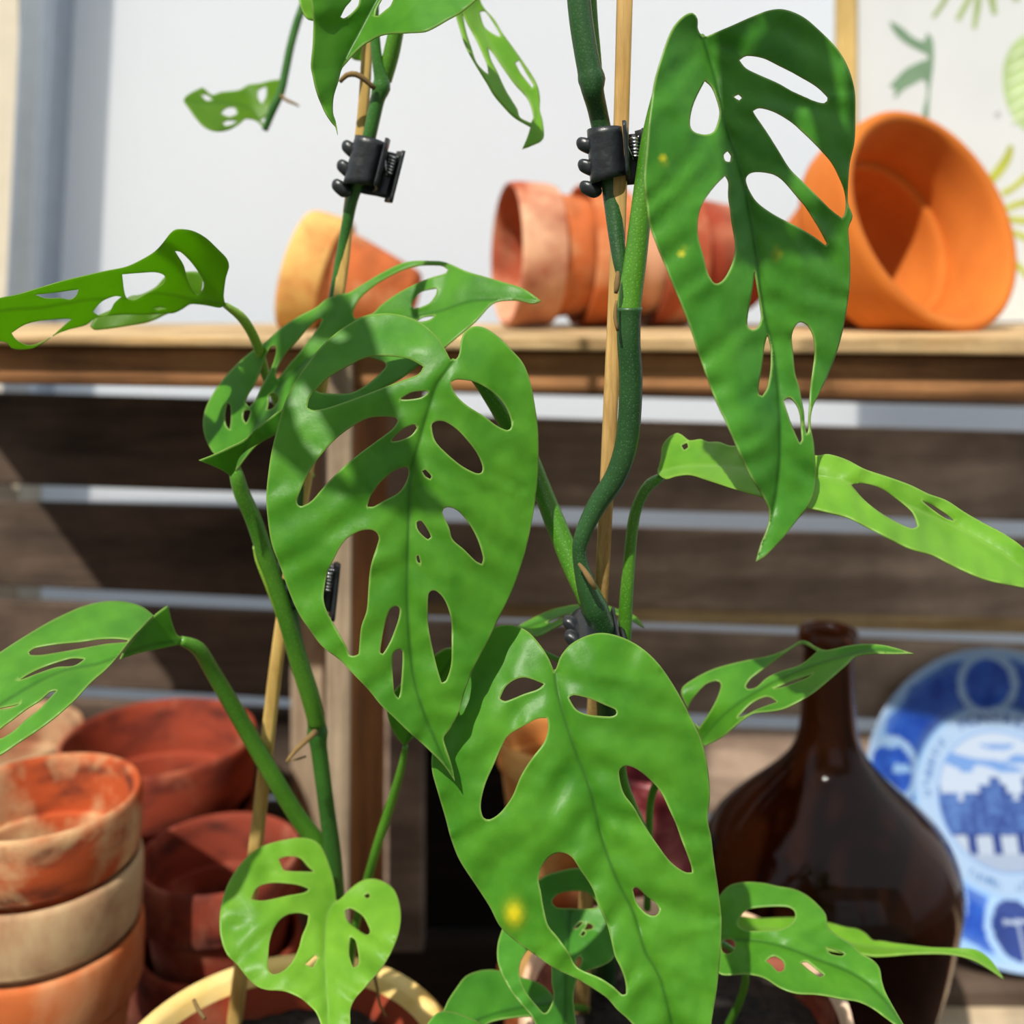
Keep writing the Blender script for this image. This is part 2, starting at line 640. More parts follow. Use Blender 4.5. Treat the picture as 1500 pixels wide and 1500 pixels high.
def make_leaf(parent, origin, mat, patches, rib, thick=.0005, fold=0., curl=0., wave=.0006, wspace=62.0,
              slant=.7, spots=(), petiole=None, pmat=None, rib_w=2.6, name='leaf', label=None):
    V, Fc, MK = [], [], []
    for p in patches:
        q, f, isb = patch_mesh(p, p.get('grid', 9.0), 5.0, p.get('rib', rib))
        d = tps(p['depth'])(q)
        s, t = rib_coords(p.get('rib', rib), q)
        at = np.abs(t)
        fo, cu = p.get('fold', fold), p.get('curl', curl)
        d = d - fo * np.minimum(at, 60) / 1000. + cu * (at / 100.) ** 2
        ph = (s - slant * at) / wspace
        sm = np.clip(at / 22., 0, 1)
        nzv = np.array([noise.noise(Vector((a / 62., b_ / 62., 3.1))) for a, b_ in q])
        nzf = np.array([noise.noise(Vector((a / 21., b_ / 21., 7.7))) for a, b_ in q])
        ph = ph + .25 * nzv
        d = d + wave * .55 * np.cos(2 * np.pi * ph) * sm * (1.1 + 1.5 * nzv) + wave * 1.6 * nzv + wave * .6 * nzf + .0010 * np.exp(-(at / 7.) ** 2) * p.get('groove', 1.)
        vein = np.exp(-((t - 1.5) / rib_w) ** 2) * .7
        sv = np.exp(-((np.abs((ph + .5) % 1.0 - .5) * wspace) / 5.0) ** 2) * .10 * sm
        k = len(V)
        for i in range(len(q)):
            V.append(P(q[i, 0], q[i, 1], d[i]))
            sp = 0.
            for (sx, sy, sr) in spots:
                sp = max(sp, math.exp(-(((q[i, 0] - sx) / sr) ** 2 + ((q[i, 1] - sy) / (sr * 1.4)) ** 2)))
            MK.append((min(1., max(vein[i], sv[i])), isb[i] * .38, sp, 1.))
        Fc += [tuple(a + k for a in g) for g in f]
    me = bpy.data.meshes.new(name)
    og = Vector(origin)
    me.from_pydata([tuple(v - og) for v in V], [], Fc)
    me.update()
    # turn the upper side towards the camera's half space so thickness grows away from it
    for pl in me.polygons:
        pl.use_smooth = True
    flip = sum(1 for pl in me.polygons if pl.normal.y > 0) > len(me.polygons) / 2
    if flip:
        me.flip_normals()
    ca = me.color_attributes.new('mask', 'FLOAT_COLOR', 'POINT')
    ca.data.foreach_set('color', np.array(MK, np.float32).ravel())
    me.materials.append(mat)
    o = bpy.data.objects.new(name, me)
    link(o, parent)
    if label:
        o['label'] = label
    so = o.modifiers.new('thickness', 'SOLIDIFY')
    so.thickness = thick
    so.offset = -1
    if petiole:
        tube('petiole', petiole, pmat or M['petiole'], o, origin=origin)
    return o

# ================================================================== the setting
def structure(o):
    o['kind'] = 'structure'
    return o


structure(box('floor', -3, 3, -1.5, 1.5, -.04, 0, M['floor']))
structure(box('wall_back', -1.6, 1.6, 1.15, 1.165, 0, 2.5, M['wall'], bev=0))
# aluminium profile standing in front of the wall at the left, beige wall beyond it
c = [P(46, -400, 1.085), P(97, -400, 1.085), P(40, 700, 1.085), P(-8, 700, 1.085)]
al = structure(hexa('trim_1', c + [v + Vector((0, .06, 0)) for v in c], M['alu'], bev=.006))
c = [P(80, -400, 1.075), P(90, -400, 1.075), P(36, 700, 1.075), P(25, 700, 1.075)]
rib_ = hexa('ridge', c + [v + Vector((0, .0105, 0)) for v in c], M['alu'], al, bev=.003)
structure(box('wall_left', -1.0, P(24, 0, 1.09).x, 1.095, 1.148, 0, 2.5, M['wall_beige'], bev=0))

wf = structure(box('wall_front', -3, -.2, -1.46, -1.40, 0, 3.2, M['wall_beige'], bev=0))
box('pier', 1.5, 3, -1.46, -1.40, 0, 3.2, M['wall_beige'], wf, bev=0)
box('sill_wall', -.2, 1.5, -1.46, -1.40, 0, 1.15, M['wall_beige'], wf, bev=0)
box('lintel', -.2, 1.5, -1.46, -1.40, 2.3, 3.2, M['wall_beige'], wf, bev=0)
box('mullion', .62, .68, -1.45, -1.41, 1.15, 2.3, M['wall_beige'], wf, bev=.004)
tb = thing('table', 'dark wooden table everything on it stands on', 'table', (0, .7, 0))
box('table_top', -1.0, 1.0, -.42, .34, TABLE - .03, TABLE, M['table'], tb)
for lx in (-.94, .94):
    for ly in (-.36, .28):
        box('leg', lx - .03, lx + .03, ly - .03, ly + .03, 0, TABLE - .03, M['table'], tb)

# ------------------------------------------------------------------ slatted wooden shelf unit
SO = Vector((0, .72, TABLE))
sh = thing('shelf_unit', 'weathered reclaimed wood shelf with slatted back and board partition', 'shelf', SO)
ST = CZ - .0293      # upper face of the shelf board
tl, tr = P(-170, 483, .69), P(1720, 497, .69)
bl, br = P(-170, 504, .69), P(1720, 524, .69)
bk = Vector((0, .31, 0))
hexa('top_board', [Vector((tl.x, .69, ST)), Vector((tr.x, .69, ST)), br, bl,
                   Vector((tl.x * 1.4, 1.0, ST)), Vector((tr.x * 1.4, 1.0, ST)), br + bk, bl + bk], M['top_wood'], sh, SO, .004)
board_px('front_rail', (-170, 504, 560), (1720, 524, 594), .705, .735, M['rail_wood'], sh, SO, .006)
SD = .965
left = [(518, 577, 562 - 18, 567 - 18)]
# slats: (y at left end top, bottom) -> (right end top, bottom), left bay x from -190 to 478
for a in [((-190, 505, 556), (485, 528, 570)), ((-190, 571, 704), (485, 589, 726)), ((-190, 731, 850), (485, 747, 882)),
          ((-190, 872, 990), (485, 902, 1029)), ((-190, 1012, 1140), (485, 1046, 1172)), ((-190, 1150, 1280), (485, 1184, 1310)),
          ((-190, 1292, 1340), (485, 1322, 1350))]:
    board_px('slat', a[0], a[1], SD, SD + .014, M['slat_dark_shaded'], sh, SO, .003)  # left bay uses the copy darkened for shade
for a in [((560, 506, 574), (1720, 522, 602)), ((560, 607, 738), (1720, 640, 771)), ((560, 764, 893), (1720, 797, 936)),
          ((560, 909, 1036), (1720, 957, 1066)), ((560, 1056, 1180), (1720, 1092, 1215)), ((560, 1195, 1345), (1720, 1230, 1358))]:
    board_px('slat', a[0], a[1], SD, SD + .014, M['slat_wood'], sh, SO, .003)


def plank_v(name, x0, x1, d0, d1, y0, ybot_z, mat, lean=0):
    c = [P(x0, y0, d0), P(x1, y0, d0)]
    z = ybot_z
    f = [c[0], c[1], Vector((c[1].x + lean, d0, z)), Vector((c[0].x + lean, d0, z))]
    off = Vector((0, d1 - d0, 0))
    return hexa(name, f + [v + off for v in f], mat, sh, SO, .003)


plank_v('partition', 480, 516, .70, .90, 524, TABLE, M['post_orange'], -.003)
plank_v('partition_edging', 479, 517, .693, .6995, 524, TABLE, M['post_grey'], -.003)
plank_v('post', 425, 474, .905, .94, 500, TABLE, M['post_grey'])
plank_v('post', 556, 620, .93, .955, 500, TABLE, M['slat_wood'])
hexa('shade_panel', [P(590, 1095, .957), P(1010, 1105, .957), P(1010, 1360, .957), P(590, 1360, .957)]
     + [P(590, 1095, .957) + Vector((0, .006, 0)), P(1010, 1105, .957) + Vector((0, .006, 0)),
        P(1010, 1360, .957) + Vector((0, .006, 0)), P(590, 1360, .957) + Vector((0, .006, 0))], M['shade_black'], sh, SO, .001)  # dark sheet added where there is only deep shade
box('bottom_rail', .20, 1.0, .135, .243, 0, .018, M['slat_dark_shaded'], sh)
box('bottom_board', .18, 1.0, .085, .134, 0, .006, M['pale_board'], sh)
board_px('batten', (610, 884, 903), (1720, 914, 937), SD - .006, SD - .0005, M['top_wood'], sh, SO, .002)
for px in (-180, 1690):
    plank_v('post', px, px + 40, .985, 1.0, 500, TABLE, M['post_grey'])


# ------------------------------------------------------------------ terracotta pots
def pot(name, label, R, H, loc, mats, axis=None, rimh=None, taper=.66, cat='pot', group=None, wall=.006, spin=0., band=1.045):
    """origin: centre of the rim opening. local +Z points out of the mouth."""
    o = thing(name, label, cat, loc, group)
    if axis is not None:
        q = Vector((0, 0, 1)).rotation_difference(Vector(axis).normalized())
        o.rotation_mode = 'QUATERNION'
        o.rotation_quaternion = q @ Matrix.Rotation(spin, 3, 'Z').to_quaternion()
    else:
        o.rotation_euler = (0, 0, spin)
    rimh = rimh or H * .27
    r1 = R / band
    rb = R * taper
    w = wall
    rr = lambda z: r1 + (rb - r1) * (-z / H) ** 1.1
    # body: outer wall below the collar, base, inner wall up to the lip
    prof = [(0, -H + w), (rb * .6, -H + w), (rb - w, -H + w * 1.4), (rr(-H * .5) - w, -H * .5), (rr(-rimh * 1.15) - w * 1.3, -rimh * 1.15), (rr(-rimh) - w * 1.45, -rimh * 1.02),
            (rr(-rimh) - w * 1.2, -rimh * .95), (rr(-rimh) + .0004, -rimh * .97), (rr(-rimh), -rimh), (rr(-H * .5), -H * .5),
            (rb, -H + .004), (rb - .003, -H), (.006, -H), (.006, -H + w * .2), (0, -H + w * .2)]
    v, f = lathe(prof)
    meshobj('body', v, f, mats[0], o)
    ri = rr(-rimh) - w * .62
    prof = [(ri, -rimh * .97), (ri + .0005, -rimh * .6), (R - w * 1.35, -.006), (R - w * 1.15, -.001), (R - w * .75, .0006), (R - w * .3, 0), (R - .0004, -.003), (R, -.008),
            (R * .985, -rimh * .9), (R * .98 - .001, -rimh * .98), (R * .965, -rimh * 1.02), (rr(-rimh) - .0005, -rimh * 1.0)]
    prof.append(prof[0])
    v, f = lathe(prof)
    meshobj('rim', v, f, mats[1], o)
    return o


def pot_stack(labels, name, R, H, px, py, d, step, matlist, group, tilt=None, rimh=None, spin=0., grow=0.):
    c = P(px, py, d)
    out = []
    for i, l in enumerate(labels):
        out.append(pot(name, l, R + grow * i, H, c - Vector((0, 0, step * i)), matlist[i], None, rimh, taper=.58, group=group, spin=spin + i * 1.3, wall=.004))
    return out


G = 'empty clay pots standing on the table'
pot_stack(['topmost clay pot of the lime-stained stack at the left edge, its orange inside showing',
           'lime-crusted clay pot second from the top in the stack at the left edge',
           'orange clay pot third from the top in the stack at the left edge'],
          'terracotta_pot', .0575, .165, 62, 1163, .62, .0405,
          [(M['clay_old'], M['clay_old']), (M['clay_lime'], M['clay_lime']), (M['clay_orange'], M['clay_orange'])], G, rimh=.036, grow=.0006)
pot_stack(['wide red clay pot at the back left, mouth open below the slats',
           'red clay pot holding the wide red pot at the back left'],
          'terracotta_pot', .0773, .16, 233, 1076, .835, .055,
          [(M['clay_red'], M['clay_red']), (M['clay_brown'], M['clay_brown'])], G, rimh=.044, spin=.5)
pot_stack(['red-brown clay pot with dark inside behind the bamboo stake in the yellow-lipped pot',
           'red clay pot beneath the dark-mouthed pot, right of the lime-stained stack'],
          'terracotta_pot', .0555, .14, 322, 1247, .71, .058,
          [(M['clay_brown'], M['clay_brown']), (M['clay_red'], M['clay_red'])], G, rimh=.034, spin=1.2)
pot_stack(['brown clay pot with pale rim half hidden behind the big low left leaf',
           'brown clay pot under the pale-rimmed one at the far left back'],
          'terracotta_pot', .072, .16, -8, 1075, .88, .06,
          [(M['clay_lime'], M['clay_lime']), (M['clay_brown'], M['clay_brown'])], G, rimh=.036)
pot_stack(['topmost tan clay pot seen through the upper left hole of the lower big leaf',
           'tan clay pot in the middle of the stack behind the lower big leaf',
           'lowest tan clay pot of the stack behind the lower big leaf'],
          'terracotta_pot', .037, .115, 806, 1078, .70, .0795,
          [(M['clay_tan'], M['clay_tan']), (M['clay_tan'], M['clay_orange']), (M['clay_orange'], M['clay_orange'])], G, rimh=.018)

# pots lying on the shelf
G2 = 'clay pots lying on their sides on the shelf'
pot('terracotta_pot', 'large clean orange clay pot lying on the shelf, mouth towards the viewer', .0935, .145, P(1370, 318, .80),
    (M['clay_new'], M['clay_new']), (.455, -.835, .31), .052, taper=.5, group=G2, wall=.0085)
pot('terracotta_pot', 'yellow-stained clay pot tipped over at the left end of the shelf', .0525, .10, P(437, 396, .85),
    (M['clay_orange'], M['clay_yellow']), (-.93, .06, .25), .032, taper=.50, group=G2)
ax = Vector((-.965, -.23, .02)).normalized()
c0 = P(742, 372, .86)
for i, (l, mm) in enumerate([('leftmost pot of the nested pinkish clay pots lying on the shelf', ('clay_orange', 'clay_pink')),
                             ('second nested pinkish clay pot lying on the shelf, just left of the tall stake', ('clay_pink', 'clay_orange')),
                             ('last nested clay pot on the shelf, half behind the upper right leaf', ('clay_red', 'clay_pink'))]):
    p_ = c0 - ax * (.062 * i) + Vector((0, .004 * i, .0008 * i))
    pot('terracotta_pot', l, .0614 + .0002 * i, .10, p_, (M[mm[0]], M[mm[1]]), ax, .036, taper=.74, group=G2, wall=.004, spin=i * 2., band=1.07)

# maroon vase
vb = thing('vase', 'dark maroon ribbed ceramic vase behind the lower big leaf, left of the brown bottle', 'vase', Vector((P(957, 0, .68).x, .68, TABLE)))
prof = [(0, .002), (.020, 0), (.0235, .004)]
z = .01
while z < .25:
    prof += [(.0262, z), (.0268, z + .011), (.0262, z + .022), (.0254, z + .026)]
    z += .029
prof += [(.027, z), (.0275, z + .012), (.026, z + .016), (.0235, z + .012), (.023, z - .1), (.02, .02), (0, .012)]
v, f = lathe(prof, 48)
meshobj('body', v, f, M['maroon'], vb)

# ------------------------------------------------------------------ demijohn
dj = thing('demijohn', 'big dark brown glass demijohn with a slim neck, beside the blue plate', 'bottle', Vector((P(1213, 0, .735).x, .735, TABLE)))
sc_ = .735 / F
zz = lambda py: (HY - py) * sc_ + CZ - TABLE
outer = [(0, .006), (.045, .004), (.058, .0015), (.063, .006)]
op = [(130, 1500), (140, 1473), (157, 1420), (172, 1360), (182, 1310), (185, 1280), (179, 1245), (160, 1210), (128, 1178), (96, 1150), (68, 1122),
      (51, 1098), (42, 1070), (38, 1030), (36, 980), (35, 950)]
lower = [(.066, .02)] + [(a * sc_, zz(b)) for a, b in op]
outer += smooth_profile(lower, 4)
body = outer + [(.0180, zz(946))]
t_ = .0032
inner = [(max(.0001, r - t_), zz_ + (0.003 if zz_ < .03 else 0)) for r, zz_ in reversed(outer[3:])] + [(0, .011)]
body += [(.0180 - t_, zz(946))] + inner
v, f = lathe(body, 72)
meshobj('body', v, f, M['glass'], dj)
lip = [(.0181, zz(948)), (.0200, zz(944)), (.0212, zz(934)), (.0205, zz(924)), (.0190, zz(921)), (.0155, zz(922)), (.0148, zz(934)), (.0148, zz(948))]
v, f = lathe(lip + [lip[0]], 48)
meshobj('lip', v, f, M['glass'], dj)

# ------------------------------------------------------------------ blue and white plate
PR = .130
tilt = math.radians(20)
pc = P(1469, 1173, .925)
pl = thing('plate', 'blue and white souvenir plate leaning against the slats', 'plate', pc, rot=(math.radians(90) - tilt, 0, 0))
nr, na = 90, 300
lite, white, grey = np.array(srgb(132, 170, 212)), np.array(srgb(174, 188, 208)), np.array(srgb(150, 164, 188))
blue, deep, navy = np.array(srgb(44, 92, 184)), np.array(srgb(20, 58, 152)), np.array(srgb(40, 60, 126))


def nz(x, y, s, o=0.):
    return noise.noise(Vector((x * s + o, y * s - o, o * 1.7)))


def plate_col(x, y):
    r = math.hypot(x, y)
    k = .5 + .5 * nz(x, y, 9) + .45 * nz(x, y, 24, 3.)
    bl = blue * (1 - min(1, max(0, k))) + deep * min(1, max(0, k))
    if r > .965:
        return lite * .6 + white * .4
    if r > .585:
        for (mx, my, mr) in ((-.02, .76, .165), (-.78, .20, .17), (-.06, -.77, .17), (.76, .2, .17), (.5, -.6, .17), (-.56, -.56, .15)):
            q = math.hypot(x - mx, y - my)
            if q < mr:
                kk = .5 + .6 * nz(x, y, 14, 5.)
                m = min(1, max(0, kk))
                c = deep * (1 - m) + blue * 1.15 * m
                if my < -.4:
                    c = navy * (.7 + .4 * m)
                    if abs(x - mx - .01) < .012 and y < my + .06 or (abs(y - my - .05) < .012 and abs(x - mx) < .08):
                        c = grey
                if mx < -.7 and y > my - .02 and nz(x, y, 7, 2.) > -.12:
                    c = lite
                return c
            if q < mr + .055:
                return lite * .75 + white * .25
        e = nz(x, y, 6, 9.)
        if r < .62 or r > .93 + .05 * e:
            return lite
        f = min(1, max(0, (abs(r - .78) - .08) * 6 + .15 * nz(x, y, 30)))
        return bl * (1 - f * .5) + lite * f * .5
    if r > .455:
        a_ = math.degrees(math.atan2(y, x)) % 360
        if .49 < r < .55 and (128 < a_ < 178 or 236 < a_ < 262 or 270 < a_ < 300) and nz(a_ * .9, r * 9, 1., 5.) > -.05:
            return lite * .55 + navy * .45
        return lite * .5 + white * .5
    if r > .44:
        return lite * .6 + blue * .4
    # view of a town under a clouded sky, bridge below
    h = .10 + .05 * math.floor(3 * nz(math.floor(x * 26) * .31, 0., 1., 4.))
    if y > h:
        cl = nz(x * .8, y * 1.8, 7, 6.)
        if .18 < y < .36 and cl > .16:
            return blue * .45 + lite * .55
        return white
    if y > -.20:
        tw = nz(math.floor(x * 26) * .7, math.floor(y * 12) * .5, 1., 8.)
        win = nz(x, y, 40, 2.)
        m = min(1, max(0, .45 + .6 * tw + .5 * win))
        return navy * (1 - m) + (blue * .6 + lite * .4) * m * .75 + navy * m * .2
    if y > -.33:
        u = (x + .42) % .17
        if .03 < u < .14 and y < -.215 + .0 * u:
            return white * .9
        return navy
    return grey


V_, F_, C_ = [], [], []


def pz(r):
    return .017 * max(0, min(1, (r - .60) / .40)) ** 1.2 + .004 * max(0, min(1, (r - .60) / .08))


V_.append((0, 0, 0)); C_.append(plate_col(0, 0))
for i in range(1, nr + 1):
    r = i / nr
    for k in range(na):
        a = 2 * math.pi * k / na
        x, y = r * math.cos(a), r * math.sin(a)
        V_.append((x * PR, y * PR, pz(r)))
        C_.append(plate_col(x, y))
for k in range(na):
    F_.append((0, 1 + k, 1 + (k + 1) % na))
for i in range(nr - 1):
    for k in range(na):
        a, b = 1 + i * na, 1 + (i + 1) * na
        F_.append((a + k, b + k, b + (k + 1) % na, a + (k + 1) % na))
# underside with a foot ring
under = [(1.0, -.0035), (.62, -.0045), (.56, -.0075), (.53, -.0075), (.52, -.0045), (.0, -.0045)]
prev = 1 + (nr - 1) * na
for (r, dz) in under:
    st = len(V_)
    zz0 = pz(r) + dz
    if r > 0:
        for k in range(na):
            a = 2 * math.pi * k / na
            V_.append((r * PR * math.cos(a), r * PR * math.sin(a), zz0))
            C_.append(white)
        for k in range(na):
            F_.append((prev + k, st + k, st + (k + 1) % na, prev + (k + 1) % na))
        prev = st
    else:
        V_.append((0, 0, zz0)); C_.append(white)
        for k in range(na):
            F_.append((prev + k, st, prev + (k + 1) % na))
po = meshobj('dish', V_, F_, M['plate'], pl)
ca = po.data.color_attributes.new('print', 'FLOAT_COLOR', 'POINT')
ca.data.foreach_set('color', np.array([(c[0], c[1], c[2], 1.) for c in C_], np.float32).ravel())


def text_mesh(s, size):
    cu = bpy.data.curves.new('lettering', 'FONT')
    cu.body = s
    cu.size = size
    cu.align_x = 'CENTER'
    cu.extrude = .00015
    o = bpy.data.objects.new('lettering', cu)
    COL.objects.link(o)
    dg = bpy.context.evaluated_depsgraph_get()
    me = bpy.data.meshes.new_from_object(o.evaluated_get(dg))
    bpy.data.objects.remove(o)
    bpy.data.curves.remove(cu)
    return me


bm = bmesh.new()
word = 'MONTREAL'
for i, ch in enumerate(word):
    ang = math.radians(112 - i * 8.6)
    me = text_mesh(ch, .0135)
    rr_ = .50 * PR
    mt = Matrix.Translation((rr_ * math.cos(ang), rr_ * math.sin(ang), .0007)) @ Matrix.Rotation(ang - math.pi / 2, 4, 'Z')
    me.transform(mt)
    bm.from_mesh(me)
me = bpy.data.meshes.new('lettering')
bm.to_mesh(me)
bm.free()
me.materials.append(M['plate_ink'])
link(bpy.data.objects.new('lettering', me), pl)


# ------------------------------------------------------------------ botanical print
PD = .985
fo = Vector((P(1244, 0, PD).x, PD, ST))
fr = thing('framed_print', 'framed print of green leaves on cream paper standing behind the orange pot', 'picture', fo)


def frame_bar(x0, x1, y0, y1):
    c = [P(x0, y0, PD - .012), P(x1, y0, PD - .012), P(x1, y1, PD - .012), P(x0, y1, PD - .012)]
    hexa('frame', c + [v + Vector((0, .016, 0)) for v in c], M['frame'], fr, fo, .002)


bt = HY + .0293 * F / (PD - .012)
hexa('paper', [P(1246, -150, PD), P(1720, -150, PD), P(1720, bt - 5, PD), P(1246, bt - 5, PD)]
     + [P(1246, -150, PD) + Vector((0, .005, 0)), P(1720, -150, PD) + Vector((0, .005, 0)), P(1720, bt - 5, PD) + Vector((0, .005, 0)), P(1246, bt - 5, PD) + Vector((0, .005, 0))],
     M['paper'], fr, fo, 0)
frame_bar(1229, 1256, -170, bt - .5)
frame_bar(1714, 1741, -170, bt - .5)
frame_bar(1256, 1714, -170, -146)


def printed(name, outline, mat, lift=.0004):
    o = closed_spline(outline, 3.0)
    n = len(o)
    f = [P(a, b, PD - lift) for a, b in o]
    vv = f + [q + Vector((0, .00035, 0)) for q in f]
    me = bpy.data.meshes.new(name)
    fs = [tuple(range(n)), tuple(reversed(range(n, 2 * n)))] + [(i, (i + 1) % n, n + (i + 1) % n, n + i) for i in range(n)]
    me.from_pydata([tuple(q - fo) for q in vv], [], fs)
    me.materials.append(mat)
    return link(bpy.data.objects.new(name, me), fr)


printed('printed_sprig', [(1303, 31), (1309, 33), (1322, 41), (1334, 52), (1346, 59), (1354, 60), (1357, 52), (1358, 48), (1363, 52), (1367, 62), (1368, 80),
                          (1366, 105), (1363, 125), (1361, 150), (1360, 178), (1352, 172), (1354, 155), (1358, 140), (1357, 122), (1352, 115), (1340, 122), (1325, 130),
                          (1312, 143), (1309, 142), (1313, 132), (1303, 126), (1312, 116), (1326, 102), (1342, 93), (1360, 86), (1359, 80), (1345, 73), (1330, 65), (1316, 54), (1307, 42)], M['print_dark'])
for pts in ([(1365, 24), (1371, 14), (1379, 2), (1386, -14), (1394, -12), (1386, 4), (1376, 18), (1368, 27)],
            [(1400, 28), (1406, 14), (1413, 2), (1420, -14), (1428, -10), (1420, 6), (1412, 20), (1406, 31)],
            [(1424, 41), (1426, 22), (1428, 2), (1430, -14), (1438, -12), (1437, 8), (1434, 24), (1430, 42)],
            [(1454, 22), (1450, 8), (1447, -4), (1448, -16), (1456, -14), (1459, 4), (1461, 20)],
            [(1486, 2), (1482, -8), (1488, -14), (1494, 0)]):
    printed('printed_frond', pts, M['print_mid'])
printed('printed_leaf', [(1500, 52), (1488, 60), (1478, 74), (1471, 92), (1469, 116), (1472, 142), (1479, 162), (1489, 178), (1502, 190), (1540, 196),
                         (1572, 170), (1580, 120), (1566, 72), (1530, 48)], M['print_pale'])
for i in range(6):
    y = 76 + i * 19
    printed('printed_stripe', [(1476 + abs(i - 2) * 2, y + 8), (1490, y - 2), (1510, y - 8), (1530, y - 10), (1530, y - 6), (1510, y - 3), (1492, y + 3), (1479 + abs(i - 2) * 2, y + 11)], M['print_line'], .0008)
for pts in ([(1446, 262), (1458, 245), (1470, 228), (1478, 212), (1485, 214), (1482, 232), (1472, 250), (1460, 264), (1450, 272)],
            [(1466, 280), (1484, 270), (1500, 255), (1515, 245), (1518, 252), (1502, 266), (1484, 280), (1470, 288)],
            [(1472, 302), (1490, 294), (1512, 290), (1540, 284), (1540, 290), (1512, 298), (1490, 304), (1474, 310)],
            [(1478, 316), (1496, 318), (1520, 318), (1520, 325), (1496, 328), (1480, 324)],
            [(1484, 336), (1500, 342), (1520, 352), (1518, 358), (1500, 352), (1485, 344)],
            [(1488, 380), (1500, 392), (1512, 410), (1508, 414), (1498, 402), (1486, 390)]):
    printed('printed_frond', pts, M['print_lime'])
printed('printed_mark', [(1458, 165), (1460, 165), (1460, 173), (1458, 173)], M['print_grey'])
printed('printed_mark', [(1462, 163), (1466, 164), (1463, 168), (1466, 172), (1464, 172), (1461, 168)], M['print_grey'])


# ------------------------------------------------------------------ bamboo stakes
def stake(label, pts, mat, mark=None):
    b = P(*pts[0][:3])
    o = thing('bamboo_stake', label, 'stake', b)
    tube('cane', pts, mat, o, origin=b, seg=16, square=True)
    if mark:
        C = [P(x, y, d) for x, y, d in mark]
        tube3('pen_mark', C, [.00032] * len(C), M['ink'], o, origin=b, seg=6)
    return o


stake('pale bamboo stake rising through the right plant past the big leaves',
      [(852, 1490, .572, 24), (858, 1330, .53, 23), (871, 1035, .465, 23), (880, 880, .437, 22), (888, 730, .425, 22), (896, 560, .418, 23), (904, 380, .414, 23), (910, 180, .412, 24), (915, 0, .41, 25), (918, -110, .41, 25), (925, -520, .408, 24)],
      M['bamboo'], [(891, 513, .4150), (897, 514, .4142), (904, 512, .4140), (908, 510, .4145)])
stake('golden bamboo stake leaning through the left plant in the yellow-lipped pot',
      [(343, 1505, .566, 24), (362, 1350, .545, 22), (385, 1150, .525, 21), (412, 920, .505, 20), (462, 620, .49, 19), (499, 417, .482, 17), (512, 300, .478, 17), (530, 183, .475, 17), (538, 67, .472, 17), (546, -110, .47, 17), (570, -430, .468, 16)],
      M['bamboo2'])


# ------------------------------------------------------------------ orchid clips
def clip(label, px, py, d, roll, yaw=0., pitch=0., k=1.):
    s = d / F * k
    o = thing('plant_clip', label, 'clip', P(px, py, d), 'black spring clips holding stems to stakes')
    o.rotation_euler = (pitch, roll, yaw)

    def sheet(name, path, z0, z1, th, slant=0., wavey=0.):
        p = catmull3([(a, b) for a, b in path], 3.0)
        vs, fs = [], []
        n = len(p)
        nzr = 9
        for side in (0, 1):
            for i, q in enumerate(p):
                t = p[min(n - 1, i + 1)] - p[max(0, i - 1)]
                t = t / (np.linalg.norm(t) + 1e-9)
                nn = np.array((t[1], -t[0])) * th * (.5 if side else -.5)
                for j in range(nzr):
                    u = j / (nzr - 1)
                    zz_ = z0 + (z1 - z0) * u + slant * (i / (n - 1)) * (1 - u)
                    w = wavey * math.sin(u * 9.4 + i * .2)
                    vs.append(Vector(((q[0] + nn[0]) * s, (q[1] + nn[1] + w) * s, zz_ * s)))
        half = n * nzr
        for i in range(n - 1):
            for j in range(nzr - 1):
                a = i * nzr + j
                fs.append((a, a + nzr, a + nzr + 1, a + 1))
                fs.append((half + a, half + a + 1, half + a + nzr + 1, half + a + nzr))
        for i in range(n - 1):
            for j in (0, nzr - 1):
                a = i * nzr + j
                fs.append((a, half + a, half + a + nzr, a + nzr))
        for i in (0, n - 1):
            for j in range(nzr - 1):
                a = i * nzr + j
                fs.append((a, a + 1, half + a + 1, half + a))
        return meshobj(name, vs, fs, M['clip'], o)

    sheet('front_jaw', [(-30, 6), (-29, -8), (-22, -19), (-8, -24), (6, -22), (14, -13), (19, -3)], -42, 40, 4.5, 12, .6)
    sheet('rear_jaw', [(-30, 8), (-26, 18), (-12, 24), (6, 22), (16, 12), (24, 6), (40, 4)], -44, 30, 5, 0, .4)
    sheet('handle', [(18, -2), (22, -14), (21, -30), (17, -40)], -40, 44, 4, 8)
    sheet('handle', [(40, 4), (47, -8), (48, -22)], -50, 34, 6, 0)
    for zt in (18, -14, -46):
        vs, fs = lathe(smooth_profile([(0, -11), (9, -10), (15, -2), (13, 7), (0, 11)], 3), 14)
        m_ = Matrix.Rotation(.5, 4, 'Y') @ Matrix.Diagonal((1.15, .75, 1.0, 1))
        vs = [(m_ @ Vector(v_) + Vector((-33, 6, zt))) * s for v_ in vs]
        meshobj('tooth', vs, fs, M['clip'], o)
    C, R = [], []
    for i in range(90):
        a = i / 90 * 2 * math.pi * 6
        C.append(Vector((35 + 6.5 * math.cos(a), -9 + 6.5 * math.sin(a), 24 - 30 * i / 90)) * s)
        R.append(1.5 * s)
    tube3('spring', C, R, M['steel'], o, seg=6)
    C = [Vector(q) * s for q in ((22, -12, 18), (27, -13, 2), (31, -10, -8), (36, -4, -10))]
    tube3('spring_arm', C, [1.2 * s] * 4, M['steel'], o, seg=6)
    return o


